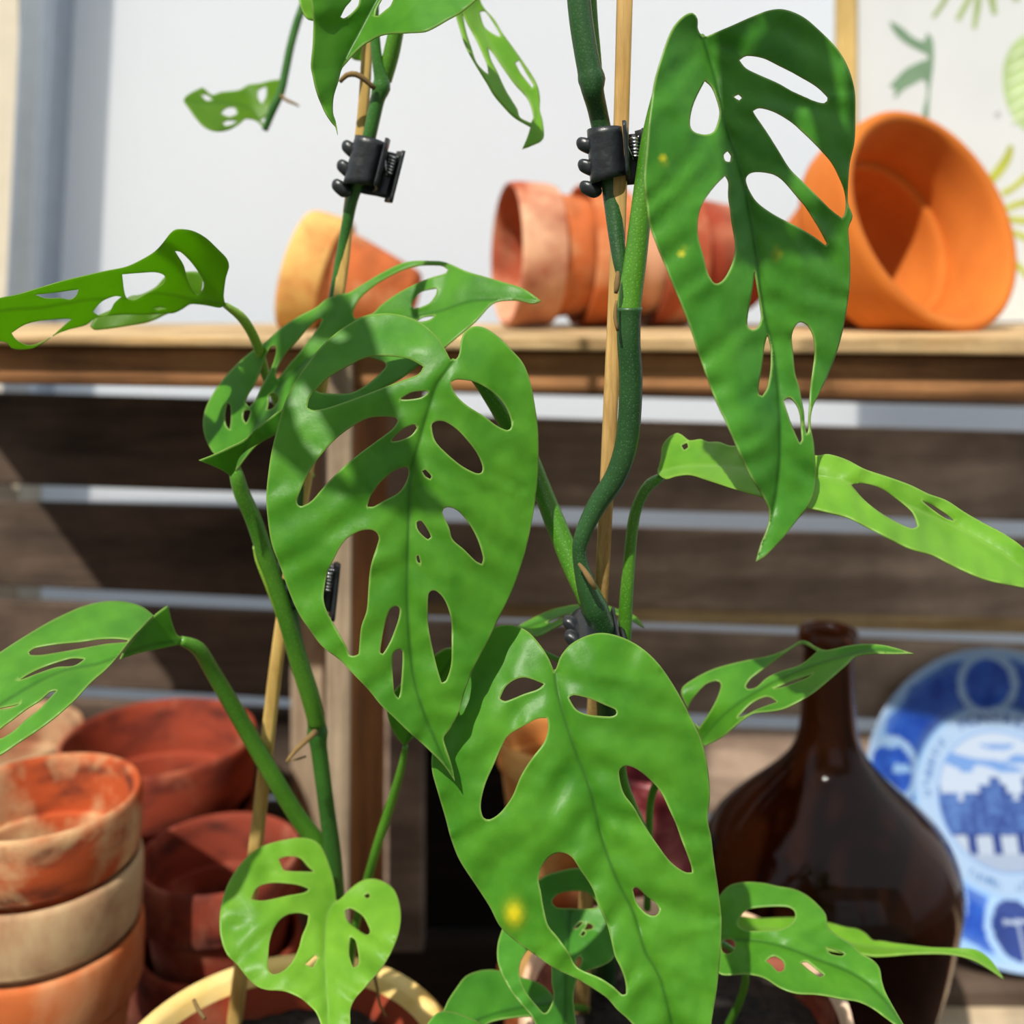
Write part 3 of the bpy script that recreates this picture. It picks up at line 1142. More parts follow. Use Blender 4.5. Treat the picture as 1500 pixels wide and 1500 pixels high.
clip('black clip gripping the right stem against the tall stake near the top', 895, 228, .412, math.radians(-4))
clip('black clip on the left stem in front of the white wall, below the leaf tip', 540, 242, .470, math.radians(14), .15, 0., .92)
clip('black clip above the lower big leaf where the right stem meets the stake', 868, 936, .428, math.radians(30), .3, math.radians(-62), .95)
clip('black clip on the left stem half hidden behind the middle big leaf', 450, 852, .488, math.radians(6), 0., 0., .95)

# ------------------------------------------------------------------ the two plants
def plant_pot(root, c, R, H, mats, lipw):
    og = root.location
    rimh = .042
    r1, rb = R / 1.05, R * .68
    rr = lambda z: r1 + (rb - r1) * (-z / H)
    w = .007
    prof = [(0, -H + w), (rb * .7, -H + w), (rb - w, -H + 1.5 * w), (rr(-rimh) - w, -rimh), (R - lipw - .001, -.008), (R - lipw, -.0045),
            (R - lipw * .8, -.0045), (rr(-rimh) - .0002, -rimh * .9), (rr(-rimh), -rimh), (rr(-H * .5), -H * .5), (rb, -H + .005), (rb - .004, -H), (0, -H)]
    v, f = lathe(prof, 96)
    off = Vector(c) - og
    pb = meshobj('pot', [Vector(q) + off for q in v], f, mats[0], root)
    prof = [(R - lipw - .0008, -.007), (R - lipw + .0005, -.001), (R - lipw * .8, .0018), (R - lipw * .35, .0022), (R - .001, -.001), (R, -.006), (R * .985, -rimh * .92),
            (R * .97, -rimh), (rr(-rimh) - .0004, -rimh * 1.01), (rr(-rimh) - .0006, -rimh * .88), (R - lipw, -.008)]
    v, f = lathe(prof + [prof[0]], 96)
    meshobj('lip', [Vector(q) + off for q in v], f, mats[1], pb)
    vs, fs = [], []
    rs = R - w - .004
    nr_, na_ = 26, 90
    vs.append(Vector((0, 0, -.018)))
    for i in range(1, nr_ + 1):
        for k in range(na_):
            a = 2 * math.pi * k / na_
            x, y = rs * i / nr_ * math.cos(a), rs * i / nr_ * math.sin(a)
            h = .004 * noise.noise(Vector((x * 60, y * 60, 1))) + .003 * noise.noise(Vector((x * 190, y * 190, 4)))
            vs.append(Vector((x, y, -.019 + h - .004 * (i / nr_) ** 3)))
    for k in range(na_):
        fs.append((0, 1 + k, 1 + (k + 1) % na_))
    for i in range(nr_ - 1):
        for k in range(na_):
            a, b = 1 + i * na_, 1 + (i + 1) * na_
            fs.append((a + k, b + k, b + (k + 1) % na_, a + (k + 1) % na_))
    so = meshobj('soil', [q + off for q in vs], fs, M['soil'], root)
    return pb


cl = P(412, 1566, .50)
OL = Vector((cl.x, cl.y, TABLE))
LP = thing('potted_vine', 'swiss cheese vine with holed leaves in the yellow-lipped pot at lower left', 'plant', OL)
plant_pot(LP, cl, .0885, cl.z - TABLE, (M['clay_red'], M['clay_cream']), .012)
cr = P(1000, 1458, .55)
OR = Vector((cr.x, cr.y, TABLE))
RP = thing('potted_vine', 'swiss cheese vine with the largest holed leaves in the plain clay pot at lower right', 'plant', OR)
plant_pot(RP, cr, .0885, cr.z - TABLE, (M['clay_brown'], M['clay_pale']), .006)

# stems
tube('stem', [(498, 1506, .556, 26), (496, 1400, .545, 26), (489, 1270, .53, 25), (478, 1180, .52, 23), (467, 1095, .51, 24), (463, 1055, .507, 26), (453, 1010, .505, 20), (440, 960, .503, 16),
              (430, 900, .50, 15), (428, 850, .497, 14), (440, 740, .494, 14), (460, 600, .490, 14), (480, 480, .486, 15), (490, 430, .483, 15), (501, 370, .480, 16), (514, 300, .476, 17), (527, 260, .473, 18), (541, 200, .470, 20), (552, 150, .468, 21),
              (559, 122, .467, 22), (553, 90, .465, 16), (549, 50, .464, 15), (548, 0, .463, 15), (555, -140, .462, 15), (558, -300, .46, 13), (562, -460, .46, 7)], M['stem'], LP, OL, nodes=[(1075, .22), (128, .25)])
tube('stem', [(886, 1445, .578, 30), (892, 1300, .52, 32), (893, 1140, .468, 33), (890, 1020, .443, 34), (884, 930, .428, 36), (872, 893, .423, 36), (860, 862, .420, 30), (849, 815, .418, 21), (853, 785, .417, 24),
              (873, 742, .416, 28), (903, 695, .413, 32), (919, 640, .411, 34), (924, 560, .409, 35), (921, 500, .407, 35), (921, 450, .406, 37)], M['stem_dark'], RP, OR, nodes=[(890, .12), (450, .1)])
tube('stem', [(920, 452, .407, 34), (914, 415, .408, 16), (908, 385, .409, 20), (902, 335, .412, 25), (897, 280, .4145, 30), (888, 225, .4150, 29), (876, 165, .412, 29), (868, 132, .406, 33), (867, 118, .406, 36),
              (859, 80, .405, 35), (850, 20, .404, 35), (844, -60, .403, 35), (842, -140, .403, 35), (846, -420, .402, 30), (850, -640, .402, 16)], M['stem_dark'], RP, OR, nodes=[(116, .12)])
tube('petiole', [(876, 118, .410, 14), (874, 80, .411, 13), (869, 30, .412, 14), (866, -30, .413, 14), (862, -140, .414, 14), (850, -330, .412, 12), (846, -420, .404, 10)], M['petiole'], RP, OR)
tube('leaf_sheath', [(848, 826, .4125, 5), (856, 836, .410, 8), (866, 852, .409, 9), (872, 862, .411, 5)], M['root'], RP, OR)
tube('leaf_sheath', [(905, 398, .402, 5), (904, 415, .400, 9), (902, 430, .400, 5)], M['root'], RP, OR)
tube('leaf_sheath', [(903, 440, .399, 4), (901, 465, .399, 6), (905, 485, .399, 4)], M['root'], RP, OR)
tube('aerial_root', [(462, 1072, .498, 10), (448, 1085, .492, 8), (432, 1100, .488, 7), (420, 1116, .486, 5)], M['root'], LP, OL)
tube('aerial_root', [(448, 1108, .495, 3), (436, 1112, .492, 3), (426, 1114, .490, 2)], M['root'], LP, OL)
tube('aerial_root', [(549, 130, .462, 7), (536, 118, .460, 8), (522, 109, .459, 9), (508, 110, .459, 8), (498, 120, .460, 6)], M['root'], LP, OL)
tube('aerial_root', [(548, 1428, .515, 5), (553, 1450, .517, 4), (556, 1470, .52, 4), (566, 1490, .525, 3)], M['root'], LP, OL)
tube('aerial_root', [(284, 1465, .49, 5), (290, 1478, .485, 6), (300, 1492, .48, 5)], M['root'], LP, OL)

# ---------------------------------------------------------------- right plant leaves
# middle big leaf
make_leaf(RP, OR, M['leaf'], [dict(
    outline=[(661, 528), (653, 513), (640, 493), (617, 473), (590, 462), (560, 459), (530, 465), (500, 482), (473, 505), (450, 533), (430, 563), (417, 590), (407, 623), (398, 660), (393, 693), (390, 727), (392, 760), (398, 797), (411, 832),
             (423, 866), (437, 898), (453, 922), (472, 947), (499, 968), (516, 986), (540, 1011), (557, 1032), (578, 1052), (602, 1075), (630, 1100), (650, 1120), (667, 1146), (662, 1123), (652, 1093), (650, 1080), (660, 1067), (672, 1043), (683, 1007),
             (697, 973), (713, 943), (730, 907), (747, 873), (758, 845), (770, 807), (780, 760), (787, 710), (789, 667), (788, 627), (783, 590), (777, 560), (767, 533), (750, 513), (730, 493), (710, 480), (693, 478), (680, 487), (675, 500), (673, 517), (668, 526)],
    holes=[[(620, 537), (610, 531), (597, 525), (567, 521), (537, 523), (507, 537), (480, 553), (463, 570), (453, 583), (450, 597), (460, 601), (480, 597), (510, 587), (537, 577), (563, 567), (590, 557), (613, 548)],
           [(437, 740), (435, 733), (442, 713), (453, 690), (467, 670), (487, 647), (510, 628), (537, 613), (563, 610), (580, 612), (582, 618), (573, 630), (550, 647), (523, 667), (500, 687), (477, 710), (457, 733), (443, 741)],
           [(586, 585), (603, 575), (623, 573), (628, 575), (617, 582), (600, 585)],
           [(573, 647), (580, 637), (593, 627), (608, 622), (611, 627), (603, 637), (587, 645)],
           [(538, 742), (543, 727), (557, 707), (577, 690), (595, 684), (599, 690), (595, 707), (583, 722), (563, 733), (547, 742)],
           [(660, 560), (670, 556), (697, 560), (720, 573), (737, 590), (747, 610), (749, 625), (743, 630), (727, 623), (710, 610), (683, 593), (667, 577)],
           [(632, 623), (637, 618), (650, 617), (667, 627), (683, 643), (698, 663), (707, 683), (706, 692), (697, 693), (677, 683), (653, 663), (637, 645)],
           [(618, 690), (623, 688), (632, 698), (630, 702), (623, 698)],
           [(610, 765), (617, 763), (627, 777), (631, 787), (627, 790), (617, 782), (611, 773)],
           [(648, 750), (655, 743), (670, 748), (687, 767), (700, 790), (708, 817), (706, 827), (697, 822), (680, 805), (663, 790), (658, 773)],
           [(610, 815), (613, 813), (616, 825), (612, 824)],
           [(552, 800), (544, 826), (540, 860), (537, 894), (529, 919), (525, 958), (521, 960), (512, 960), (508, 949), (495, 926), (480, 898), (474, 879), (475, 860), (480, 838), (487, 823), (497, 803), (510, 787), (530, 777), (547, 777), (555, 787)],
           [(580, 888), (586, 892), (584, 907), (572, 939), (561, 958), (557, 956), (561, 928), (566, 907), (572, 892)],
           [(585, 951), (590, 954), (589, 988), (587, 1013), (584, 1023), (578, 1015), (575, 981), (576, 958)],
           [(628, 870), (637, 865), (650, 877), (660, 903), (662, 943), (660, 977), (653, 997), (647, 1000), (640, 977), (632, 943), (627, 910)]],
    depth=[(661, 528, .412), (560, 465, .432), (690, 480, .426), (395, 700, .402), (788, 640, .418), (603, 700, .402), (600, 850, .394), (440, 900, .392), (750, 870, .408), (520, 620, .408), (700, 620, .412), (620, 1060, .386), (667, 1146, .385)])],
    rib=[(664, 530), (650, 550), (637, 573), (617, 640), (603, 693), (601, 733), (598, 833), (598, 885), (602, 949), (610, 1003), (625, 1050), (634, 1071), (667, 1146)],
    fold=.05, wave=.0008,
    petiole=[(866, 880, .424, 38), (856, 860, .425, 36), (838, 825, .428, 33), (815, 770, .432, 31), (797, 725, .434, 29), (772, 665, .434, 28), (745, 622, .432, 27), (722, 585, .430, 24), (694, 550, .425, 16), (663, 529, .4145, 9)], pmat=M['petiole'])
# lower big leaf
make_leaf(RP, OR, M['leaf'], [dict(
    outline=[(812, 984), (803, 963), (790, 943), (773, 925), (753, 916), (733, 916), (720, 922), (710, 938), (698, 962), (682, 990), (662, 1030), (644, 1070), (633, 1103), (633, 1130), (642, 1163), (652, 1197), (660, 1227), (673, 1260), (697, 1297), (717, 1328),
             (733, 1358), (757, 1380), (787, 1401), (813, 1419), (843, 1433), (867, 1447), (889, 1462), (904, 1479), (925, 1498), (955, 1535), (990, 1580), (1015, 1630), (1030, 1590), (1038, 1545), (1042, 1500), (1050, 1450), (1055, 1400), (1057, 1350), (1053, 1307),
             (1047, 1267), (1042, 1227), (1037, 1200), (1040, 1167), (1038, 1133), (1032, 1100), (1025, 1078), (1013, 1053), (1000, 1027), (980, 993), (960, 967), (937, 947), (910, 933), (883, 927), (860, 931), (837, 943), (822, 960), (815, 978)],
    holes=[[(732, 1023), (743, 1003), (767, 992), (797, 1002), (787, 1010), (767, 1017), (740, 1027)],
           [(833, 1022), (840, 1018), (863, 1023), (887, 1033), (902, 1040), (902, 1047), (893, 1050), (867, 1048), (845, 1040)],
           [(745, 1077), (767, 1063), (787, 1053), (802, 1052), (803, 1067), (797, 1087), (780, 1110), (763, 1137), (750, 1167), (733, 1190), (717, 1201), (708, 1198), (704, 1180), (710, 1150), (723, 1120), (733, 1097)],
           [(907, 1130), (917, 1122), (933, 1127), (953, 1143), (970, 1163), (987, 1200), (1000, 1233), (1013, 1270), (1014, 1278), (1003, 1277), (983, 1263), (963, 1237), (943, 1207), (927, 1180), (913, 1160)],
           [(927, 1303), (933, 1300), (947, 1313), (960, 1323), (966, 1333), (960, 1341), (947, 1338), (933, 1323)],
           [(821, 1249), (805, 1255), (793, 1271), (789, 1289), (792, 1305), (797, 1335), (803, 1356), (813, 1369), (825, 1384), (835, 1399), (843, 1415), (856, 1423), (877, 1432), (896, 1444), (911, 1457), (917, 1456), (916, 1436), (909, 1417),
            (901, 1401), (896, 1380), (888, 1351), (877, 1327), (867, 1300), (851, 1276), (837, 1255)]],
    depth=[(812, 984, .404), (735, 918, .420), (885, 928, .414), (640, 1090, .402), (1035, 1130, .404), (850, 1100, .394), (890, 1260, .384), (700, 1300, .388), (1050, 1350, .388), (950, 1420, .374), (840, 1430, .376), (1015, 1630, .362)])],
    rib=[(814, 985), (817, 1010), (830, 1057), (847, 1107), (867, 1160), (883, 1227), (900, 1275), (918, 1313), (931, 1340), (947, 1393), (973, 1447), (1012, 1620)],
    fold=.05, wave=.0009, wspace=70, spots=[(753, 1338, 11)],
    petiole=[(888, 1010, .445, 26), (872, 1006, .440, 22), (852, 1000, .428, 18), (832, 992, .415, 14), (813, 985, .4062, 9)])
# upper right leaf
make_leaf(RP, OR, M['leaf_deep'], [dict(
    outline=[(1030, 53), (1025, 48), (1022, 40), (1022, 28), (1015, 19), (1003, 23), (987, 40), (975, 67), (965, 97), (958, 127), (953, 160), (950, 193), (947, 227), (944, 260), (947, 293), (953, 333), (967, 370), (982, 407), (1000, 450), (1010, 476), (1023, 517),
             (1047, 583), (1067, 627), (1083, 663), (1103, 703), (1120, 730), (1128, 750), (1125, 770), (1113, 803), (1107, 823), (1120, 815), (1143, 793), (1167, 763), (1183, 743), (1193, 720), (1196, 697), (1194, 670), (1192, 647), (1188, 627), (1188, 610), (1192, 593),
             (1200, 577), (1213, 550), (1227, 513), (1237, 473), (1245, 417), (1245, 367), (1243, 335), (1249, 317), (1243, 300), (1242, 283), (1245, 240), (1252, 207), (1253, 167), (1252, 133), (1243, 100), (1227, 72), (1203, 47), (1177, 25), (1150, 14), (1127, 15),
             (1100, 25), (1073, 37), (1047, 48), (1036, 53)],
    holes=[[(1083, 88), (1093, 82), (1117, 85), (1143, 97), (1173, 113), (1197, 127), (1213, 143), (1208, 151), (1190, 147), (1163, 135), (1140, 122), (1113, 110), (1093, 100)],
           [(1033, 118), (1043, 127), (1050, 143), (1055, 163), (1052, 180), (1045, 193), (1033, 197), (1017, 193), (1011, 183), (1013, 163), (1020, 143)],
           [(1103, 163), (1113, 158), (1133, 163), (1157, 177), (1180, 197), (1203, 220), (1220, 240), (1233, 267), (1239, 287), (1240, 302), (1238, 314), (1234, 320), (1217, 307), (1197, 287), (1177, 267), (1157, 247), (1140, 220), (1123, 193), (1107, 170)],
           [(1093, 260), (1107, 252), (1133, 255), (1150, 267), (1167, 287), (1183, 307), (1200, 333), (1212, 357), (1210, 360), (1193, 347), (1170, 333), (1150, 323), (1130, 312), (1110, 297), (1098, 280)],
           [(1060, 227), (1067, 221), (1072, 228), (1070, 237), (1063, 236)],
           [(1075, 142), (1082, 138), (1087, 143), (1083, 147)],
           [(1063, 257), (1068, 267), (1068, 290), (1072, 320), (1077, 353), (1076, 377), (1067, 400), (1057, 413), (1047, 415), (1037, 400), (1030, 373), (1023, 347), (1023, 320), (1030, 297), (1047, 273)],
           [(1106, 397), (1110, 420), (1114, 447), (1116, 467), (1110, 480), (1102, 483), (1095, 477), (1097, 453), (1102, 427)],
           [(1125, 490), (1130, 510), (1130, 540), (1125, 567), (1117, 580), (1112, 578), (1112, 563), (1117, 533), (1120, 507)],
           [(1160, 493), (1165, 478), (1173, 472), (1184, 477), (1192, 493), (1194, 517), (1191, 543), (1187, 573), (1186, 597), (1185, 612), (1184, 632), (1182, 636), (1179, 622), (1178, 605), (1175, 588), (1171, 567), (1165, 547), (1162, 517)],
           [(1148, 587), (1157, 582), (1167, 593), (1172, 607), (1174, 630), (1175, 645), (1172, 650), (1166, 637), (1158, 617)]],
    depth=[(1030, 53, .392), (1012, 22, .388), (1140, 15, .398), (950, 200, .375), (1250, 180, .402), (1080, 250, .386), (1240, 400, .400), (975, 400, .372), (1110, 400, .380), (1210, 560, .392), (1050, 590, .370), (1140, 620, .372), (1107, 823, .362), (1190, 700, .380)])],
    rib=[(1031, 56), (1047, 110), (1063, 180), (1083, 240), (1097, 300), (1110, 383), (1119, 450), (1134, 517), (1140, 567), (1143, 617), (1142, 683), (1132, 750), (1107, 822)],
    fold=.09, wave=.0009, wspace=56, spots=[(1138, 372, 4), (1000, 370, 3), (971, 235, 3)],
    petiole=[(921, 455, .407, 36), (925, 420, .407, 35), (932, 370, .4065, 33), (939, 310, .406, 31), (945, 260, .406, 29), (955, 190, .406, 26), (975, 115, .405, 22), (1005, 70, .401, 16), (1030, 54, .3945, 10)])
# right leaf seen edge-on, long
make_leaf(RP, OR, M['leaf_young'], [dict(
    outline=[(963, 692), (965, 683), (968, 670), (970, 653), (980, 640), (993, 634), (1003, 640), (1010, 645), (1027, 643), (1037, 647), (1053, 647), (1067, 652), (1080, 653), (1120, 657), (1160, 662), (1197, 667), (1213, 665), (1240, 673), (1267, 687), (1300, 698), (1333, 710),
             (1360, 723), (1387, 733), (1413, 750), (1443, 767), (1473, 783), (1500, 803), (1535, 838), (1556, 880), (1530, 868), (1500, 860), (1473, 855), (1440, 847), (1400, 830), (1367, 813), (1333, 803), (1300, 787), (1273, 773), (1240, 757), (1200, 747),
             (1167, 740), (1117, 727), (1097, 722), (1067, 713), (1033, 702), (1010, 695), (990, 697), (975, 701)],
    holes=[[(1247, 710), (1267, 708), (1290, 715), (1317, 733), (1337, 750), (1345, 770), (1337, 774), (1320, 768), (1293, 753), (1267, 733)],
           [(998, 652), (1006, 648), (1008, 655), (1002, 659)],
           [(1350, 733), (1367, 740), (1387, 753), (1397, 763), (1385, 759), (1366, 746)]],
    depth=[(965, 690, .431), (985, 636, .448), (1030, 645, .440), (1080, 683, .404), (1060, 712, .398), (1200, 668, .402), (1200, 745, .380), (1260, 700, .392), (1400, 742, .404), (1400, 790, .390), (1380, 820, .376), (1556, 880, .372), (1480, 787, .392), (1480, 856, .372)])],
    rib=[(965, 690), (1010, 681), (1080, 683), (1160, 692), (1240, 706), (1320, 735), (1400, 772), (1480, 818), (1556, 880)],
    fold=.10, wave=.0011, wspace=50,
    petiole=[(955, 1300, .50, 13), (945, 1225, .485, 12), (928, 1182, .472, 12), (913, 1140, .463, 13), (908, 1080, .456, 15), (912, 1000, .447, 17), (915, 937, .441, 19), (917, 883, .438, 20), (921, 830, .436, 18), (926, 777, .434, 17), (933, 743, .433, 16), (946, 716, .432, 16), (958, 705, .4325, 16), (972, 697, .434, 10)])
# leaf over the bottle neck
make_leaf(RP, OR, M['leaf'], [dict(
    outline=[(1026, 1084), (1018, 1060), (1006, 1035), (998, 1010), (1020, 992), (1050, 978), (1093, 967), (1127, 960), (1153, 950), (1173, 938), (1184, 940), (1195, 947), (1210, 952), (1240, 946), (1267, 943), (1300, 946), (1338, 957), (1310, 957), (1280, 957), (1253, 961),
             (1240, 973), (1217, 993), (1187, 1017), (1150, 1037), (1127, 1042), (1103, 1045), (1083, 1058), (1057, 1080), (1030, 1093)],
    holes=[[(1008, 1040), (1014, 1025), (1033, 1003), (1050, 997), (1056, 1003), (1050, 1023), (1037, 1047), (1024, 1066), (1013, 1053)],
           [(1092, 1005), (1100, 993), (1127, 973), (1147, 958), (1172, 943), (1182, 945), (1197, 954), (1173, 973), (1143, 983), (1123, 993), (1107, 1007), (1095, 1009)],
           [(1080, 1050), (1100, 1030), (1123, 1020), (1138, 1028), (1110, 1038), (1090, 1048)],
           [(1133, 1008), (1160, 997), (1190, 987), (1183, 992), (1150, 1005)]],
    depth=[(1026, 1084, .470), (1000, 1010, .478), (1060, 978, .486), (1170, 940, .480), (1110, 1010, .460), (1083, 1058, .452), (1187, 1017, .440), (1220, 962, .456), (1338, 957, .438)])],
    rib=[(1026, 1083), (1060, 1045), (1110, 1010), (1160, 985), (1220, 964), (1280, 950), (1338, 957)],
    fold=.12, wave=.0006, wspace=44,
    petiole=[(948, 1330, .525, 11), (951, 1260, .512, 11), (951, 1212, .505, 11), (953, 1175, .500, 11), (961, 1149, .495, 12), (978, 1125, .488, 12), (1002, 1102, .480, 11), (1027, 1083, .4722, 8)])
# leaf behind the lower big leaf, near the soil
make_leaf(RP, OR, M['leaf_deep'], [dict(
    outline=[(812, 1278), (800, 1282), (785, 1292), (768, 1308), (750, 1328), (738, 1355), (730, 1378), (728, 1401), (732, 1420), (741, 1439), (752, 1457), (768, 1476), (779, 1489), (786, 1505), (797, 1535), (815, 1575), (832, 1540), (844, 1502), (842, 1484), (840, 1465),
             (842, 1447), (846, 1434), (859, 1423), (872, 1418), (888, 1412), (899, 1403), (908, 1380), (908, 1345), (898, 1312), (880, 1286), (858, 1274), (838, 1272)],
    holes=[[(809, 1321), (816, 1311), (832, 1306), (856, 1306), (867, 1313), (876, 1325), (872, 1330), (848, 1331), (816, 1329)],
           [(761, 1426), (763, 1409), (774, 1391), (788, 1382), (803, 1390), (808, 1410), (808, 1436), (811, 1460), (803, 1481), (797, 1484), (789, 1476), (774, 1458), (765, 1442)],
           [(840, 1359), (848, 1352), (854, 1350), (850, 1356), (843, 1361)], [(856, 1362), (861, 1352), (869, 1356), (868, 1360)],
           [(850, 1369), (855, 1363), (858, 1366), (854, 1371)], [(843, 1409), (848, 1400), (852, 1404), (850, 1414), (847, 1418)]],
    depth=[(836, 1340, .478), (790, 1290, .488), (740, 1380, .460), (850, 1280, .486), (895, 1390, .465), (830, 1420, .455), (840, 1470, .448), (815, 1575, .430)])],
    rib=[(836, 1338), (834, 1385), (830, 1412), (830, 1452), (828, 1500), (815, 1575)], fold=.06, wave=.0005, wspace=36,
    petiole=[(868, 1448, .585, 10), (862, 1400, .54, 10), (850, 1360, .50, 9), (836, 1340, .4805, 6)])
# round dark leaf at the bottom
make_leaf(RP, OR, M['leaf_deep'], [dict(
    outline=[(650, 1479), (657, 1464), (669, 1446), (682, 1430), (701, 1422), (719, 1420), (737, 1423), (760, 1430), (790, 1440), (808, 1456), (814, 1472), (804, 1484), (784, 1488), (764, 1489), (746, 1491), (728, 1494), (714, 1499), (700, 1512), (680, 1528), (655, 1534), (640, 1515), (643, 1492)],
    depth=[(650, 1479, .462), (719, 1420, .492), (808, 1460, .488), (730, 1493, .465), (655, 1534, .445)])],
    rib=[(812, 1470), (760, 1478), (720, 1488), (690, 1502), (655, 1532)], fold=.05, wave=.0006, wspace=50, slant=-.7,
    petiole=[(862, 1478, .57, 9), (845, 1476, .54, 9), (826, 1473, .51, 8), (806, 1472, .4885, 6)])
make_leaf(RP, OR, M['leaf_deep'], [dict(
    outline=[(624, 1506), (630, 1494), (642, 1483), (660, 1481), (682, 1488), (704, 1498), (722, 1515), (726, 1540), (700, 1560), (660, 1560), (632, 1535)],
    depth=[(624, 1506, .440), (660, 1481, .452), (722, 1515, .447), (660, 1560, .425)])],
    rib=[(724, 1530), (690, 1520), (655, 1512), (626, 1508)], fold=.05, wave=.0005, wspace=50,
    petiole=[(848, 1540, .56, 8), (800, 1545, .51, 8), (760, 1540, .47, 7), (724, 1530, .4475, 5)])
# lower right leaf
make_leaf(RP, OR, M['leaf'], [dict(
    outline=[(1036, 1376), (1040, 1340), (1050, 1318), (1067, 1298), (1090, 1292), (1117, 1293), (1140, 1298), (1163, 1302), (1183, 1312), (1200, 1327), (1210, 1340), (1213, 1357), (1227, 1370), (1247, 1382), (1262, 1397), (1277, 1405), (1288, 1417), (1292, 1437), (1297, 1453), (1310, 1477),
             (1333, 1516), (1303, 1495), (1283, 1480), (1260, 1468), (1233, 1463), (1200, 1457), (1167, 1455), (1143, 1447), (1120, 1433), (1097, 1427), (1057, 1427), (1042, 1410)],
    holes=[[(1082, 1347), (1093, 1333), (1123, 1328), (1153, 1328), (1164, 1335), (1163, 1348), (1147, 1360), (1120, 1363), (1097, 1363), (1083, 1357)],
           [(1210, 1388), (1227, 1393), (1238, 1397), (1233, 1400), (1217, 1397)],
           [(1122, 1407), (1133, 1400), (1147, 1408), (1148, 1420), (1140, 1423), (1130, 1413)],
           [(1173, 1410), (1182, 1408), (1200, 1422), (1207, 1427), (1202, 1431), (1187, 1422)],
           [(1057, 1380), (1064, 1376), (1075, 1378), (1076, 1390), (1066, 1397), (1058, 1393)]],
    depth=[(1036, 1376, .470), (1067, 1298, .490), (1163, 1302, .484), (1250, 1385, .462), (1150, 1385, .455), (1100, 1427, .448), (1200, 1457, .436), (1288, 1430, .448), (1333, 1516, .425)])],
    rib=[(1038, 1376), (1100, 1376), (1150, 1386), (1200, 1405), (1250, 1425), (1292, 1458), (1333, 1515)],
    fold=.08, wave=.0008, wspace=44,
    petiole=[(1062, 1520, .53, 11), (1068, 1500, .527, 11), (1076, 1484, .52, 11), (1086, 1460, .508, 11), (1092, 1430, .494, 11), (1080, 1400, .482, 10), (1058, 1382, .475, 9), (1038, 1377, .4715, 7)])
# thin lime leaf reaching over the plate
make_leaf(RP, OR, M['leaf_young'], [dict(
    outline=[(1066, 1352), (1082, 1343), (1110, 1346), (1140, 1345), (1175, 1345), (1210, 1351), (1240, 1359), (1254, 1361), (1268, 1368), (1278, 1378), (1292, 1379), (1309, 1382), (1335, 1385), (1361, 1388), (1387, 1389), (1424, 1390), (1445, 1401), (1460, 1418), (1470, 1435), (1448, 1420),
             (1427, 1408), (1405, 1401), (1379, 1398), (1353, 1398), (1327, 1399), (1306, 1401), (1283, 1402), (1266, 1400), (1230, 1396), (1190, 1388), (1150, 1378), (1110, 1372), (1080, 1366)],
    depth=[(1066, 1352, .54), (1140, 1345, .535), (1240, 1360, .525), (1300, 1380, .515), (1424, 1391, .500), (1470, 1435, .492), (1283, 1402, .500), (1150, 1378, .515)])],
    rib=[(1068, 1356), (1130, 1360), (1200, 1372), (1270, 1386), (1350, 1393), (1420, 1399), (1470, 1434)], fold=.10, wave=.0005, wspace=40,
    petiole=[(1018, 1470, .585, 9), (1030, 1440, .575, 9), (1045, 1400, .56, 9), (1056, 1368, .548, 8), (1068, 1356, .5425, 6)])
# thin leaf behind the lowest clip
make_leaf(RP, OR, M['leaf'], [dict(
    outline=[(758, 917), (780, 905), (807, 893), (833, 887), (850, 885), (872, 884), (890, 887), (905, 892), (927, 900), (937, 908), (944, 919), (933, 913), (920, 906), (900, 899), (876, 900), (850, 906), (827, 912), (807, 922), (787, 932), (772, 925)],
    holes=[[(800, 911), (822, 902), (836, 899), (826, 904), (808, 912)]],
    depth=[(758, 917, .475), (850, 884, .480), (944, 919, .468), (787, 932, .458), (880, 900, .464)])],
    rib=[(760, 922), (800, 906), (850, 894), (900, 893), (943, 918)], fold=.08, wave=.0004, wspace=40,
    petiole=[(885, 985, .452, 9), (858, 980, .458, 8), (815, 965, .466, 8), (780, 945, .472, 7), (762, 922, .4765, 5)])

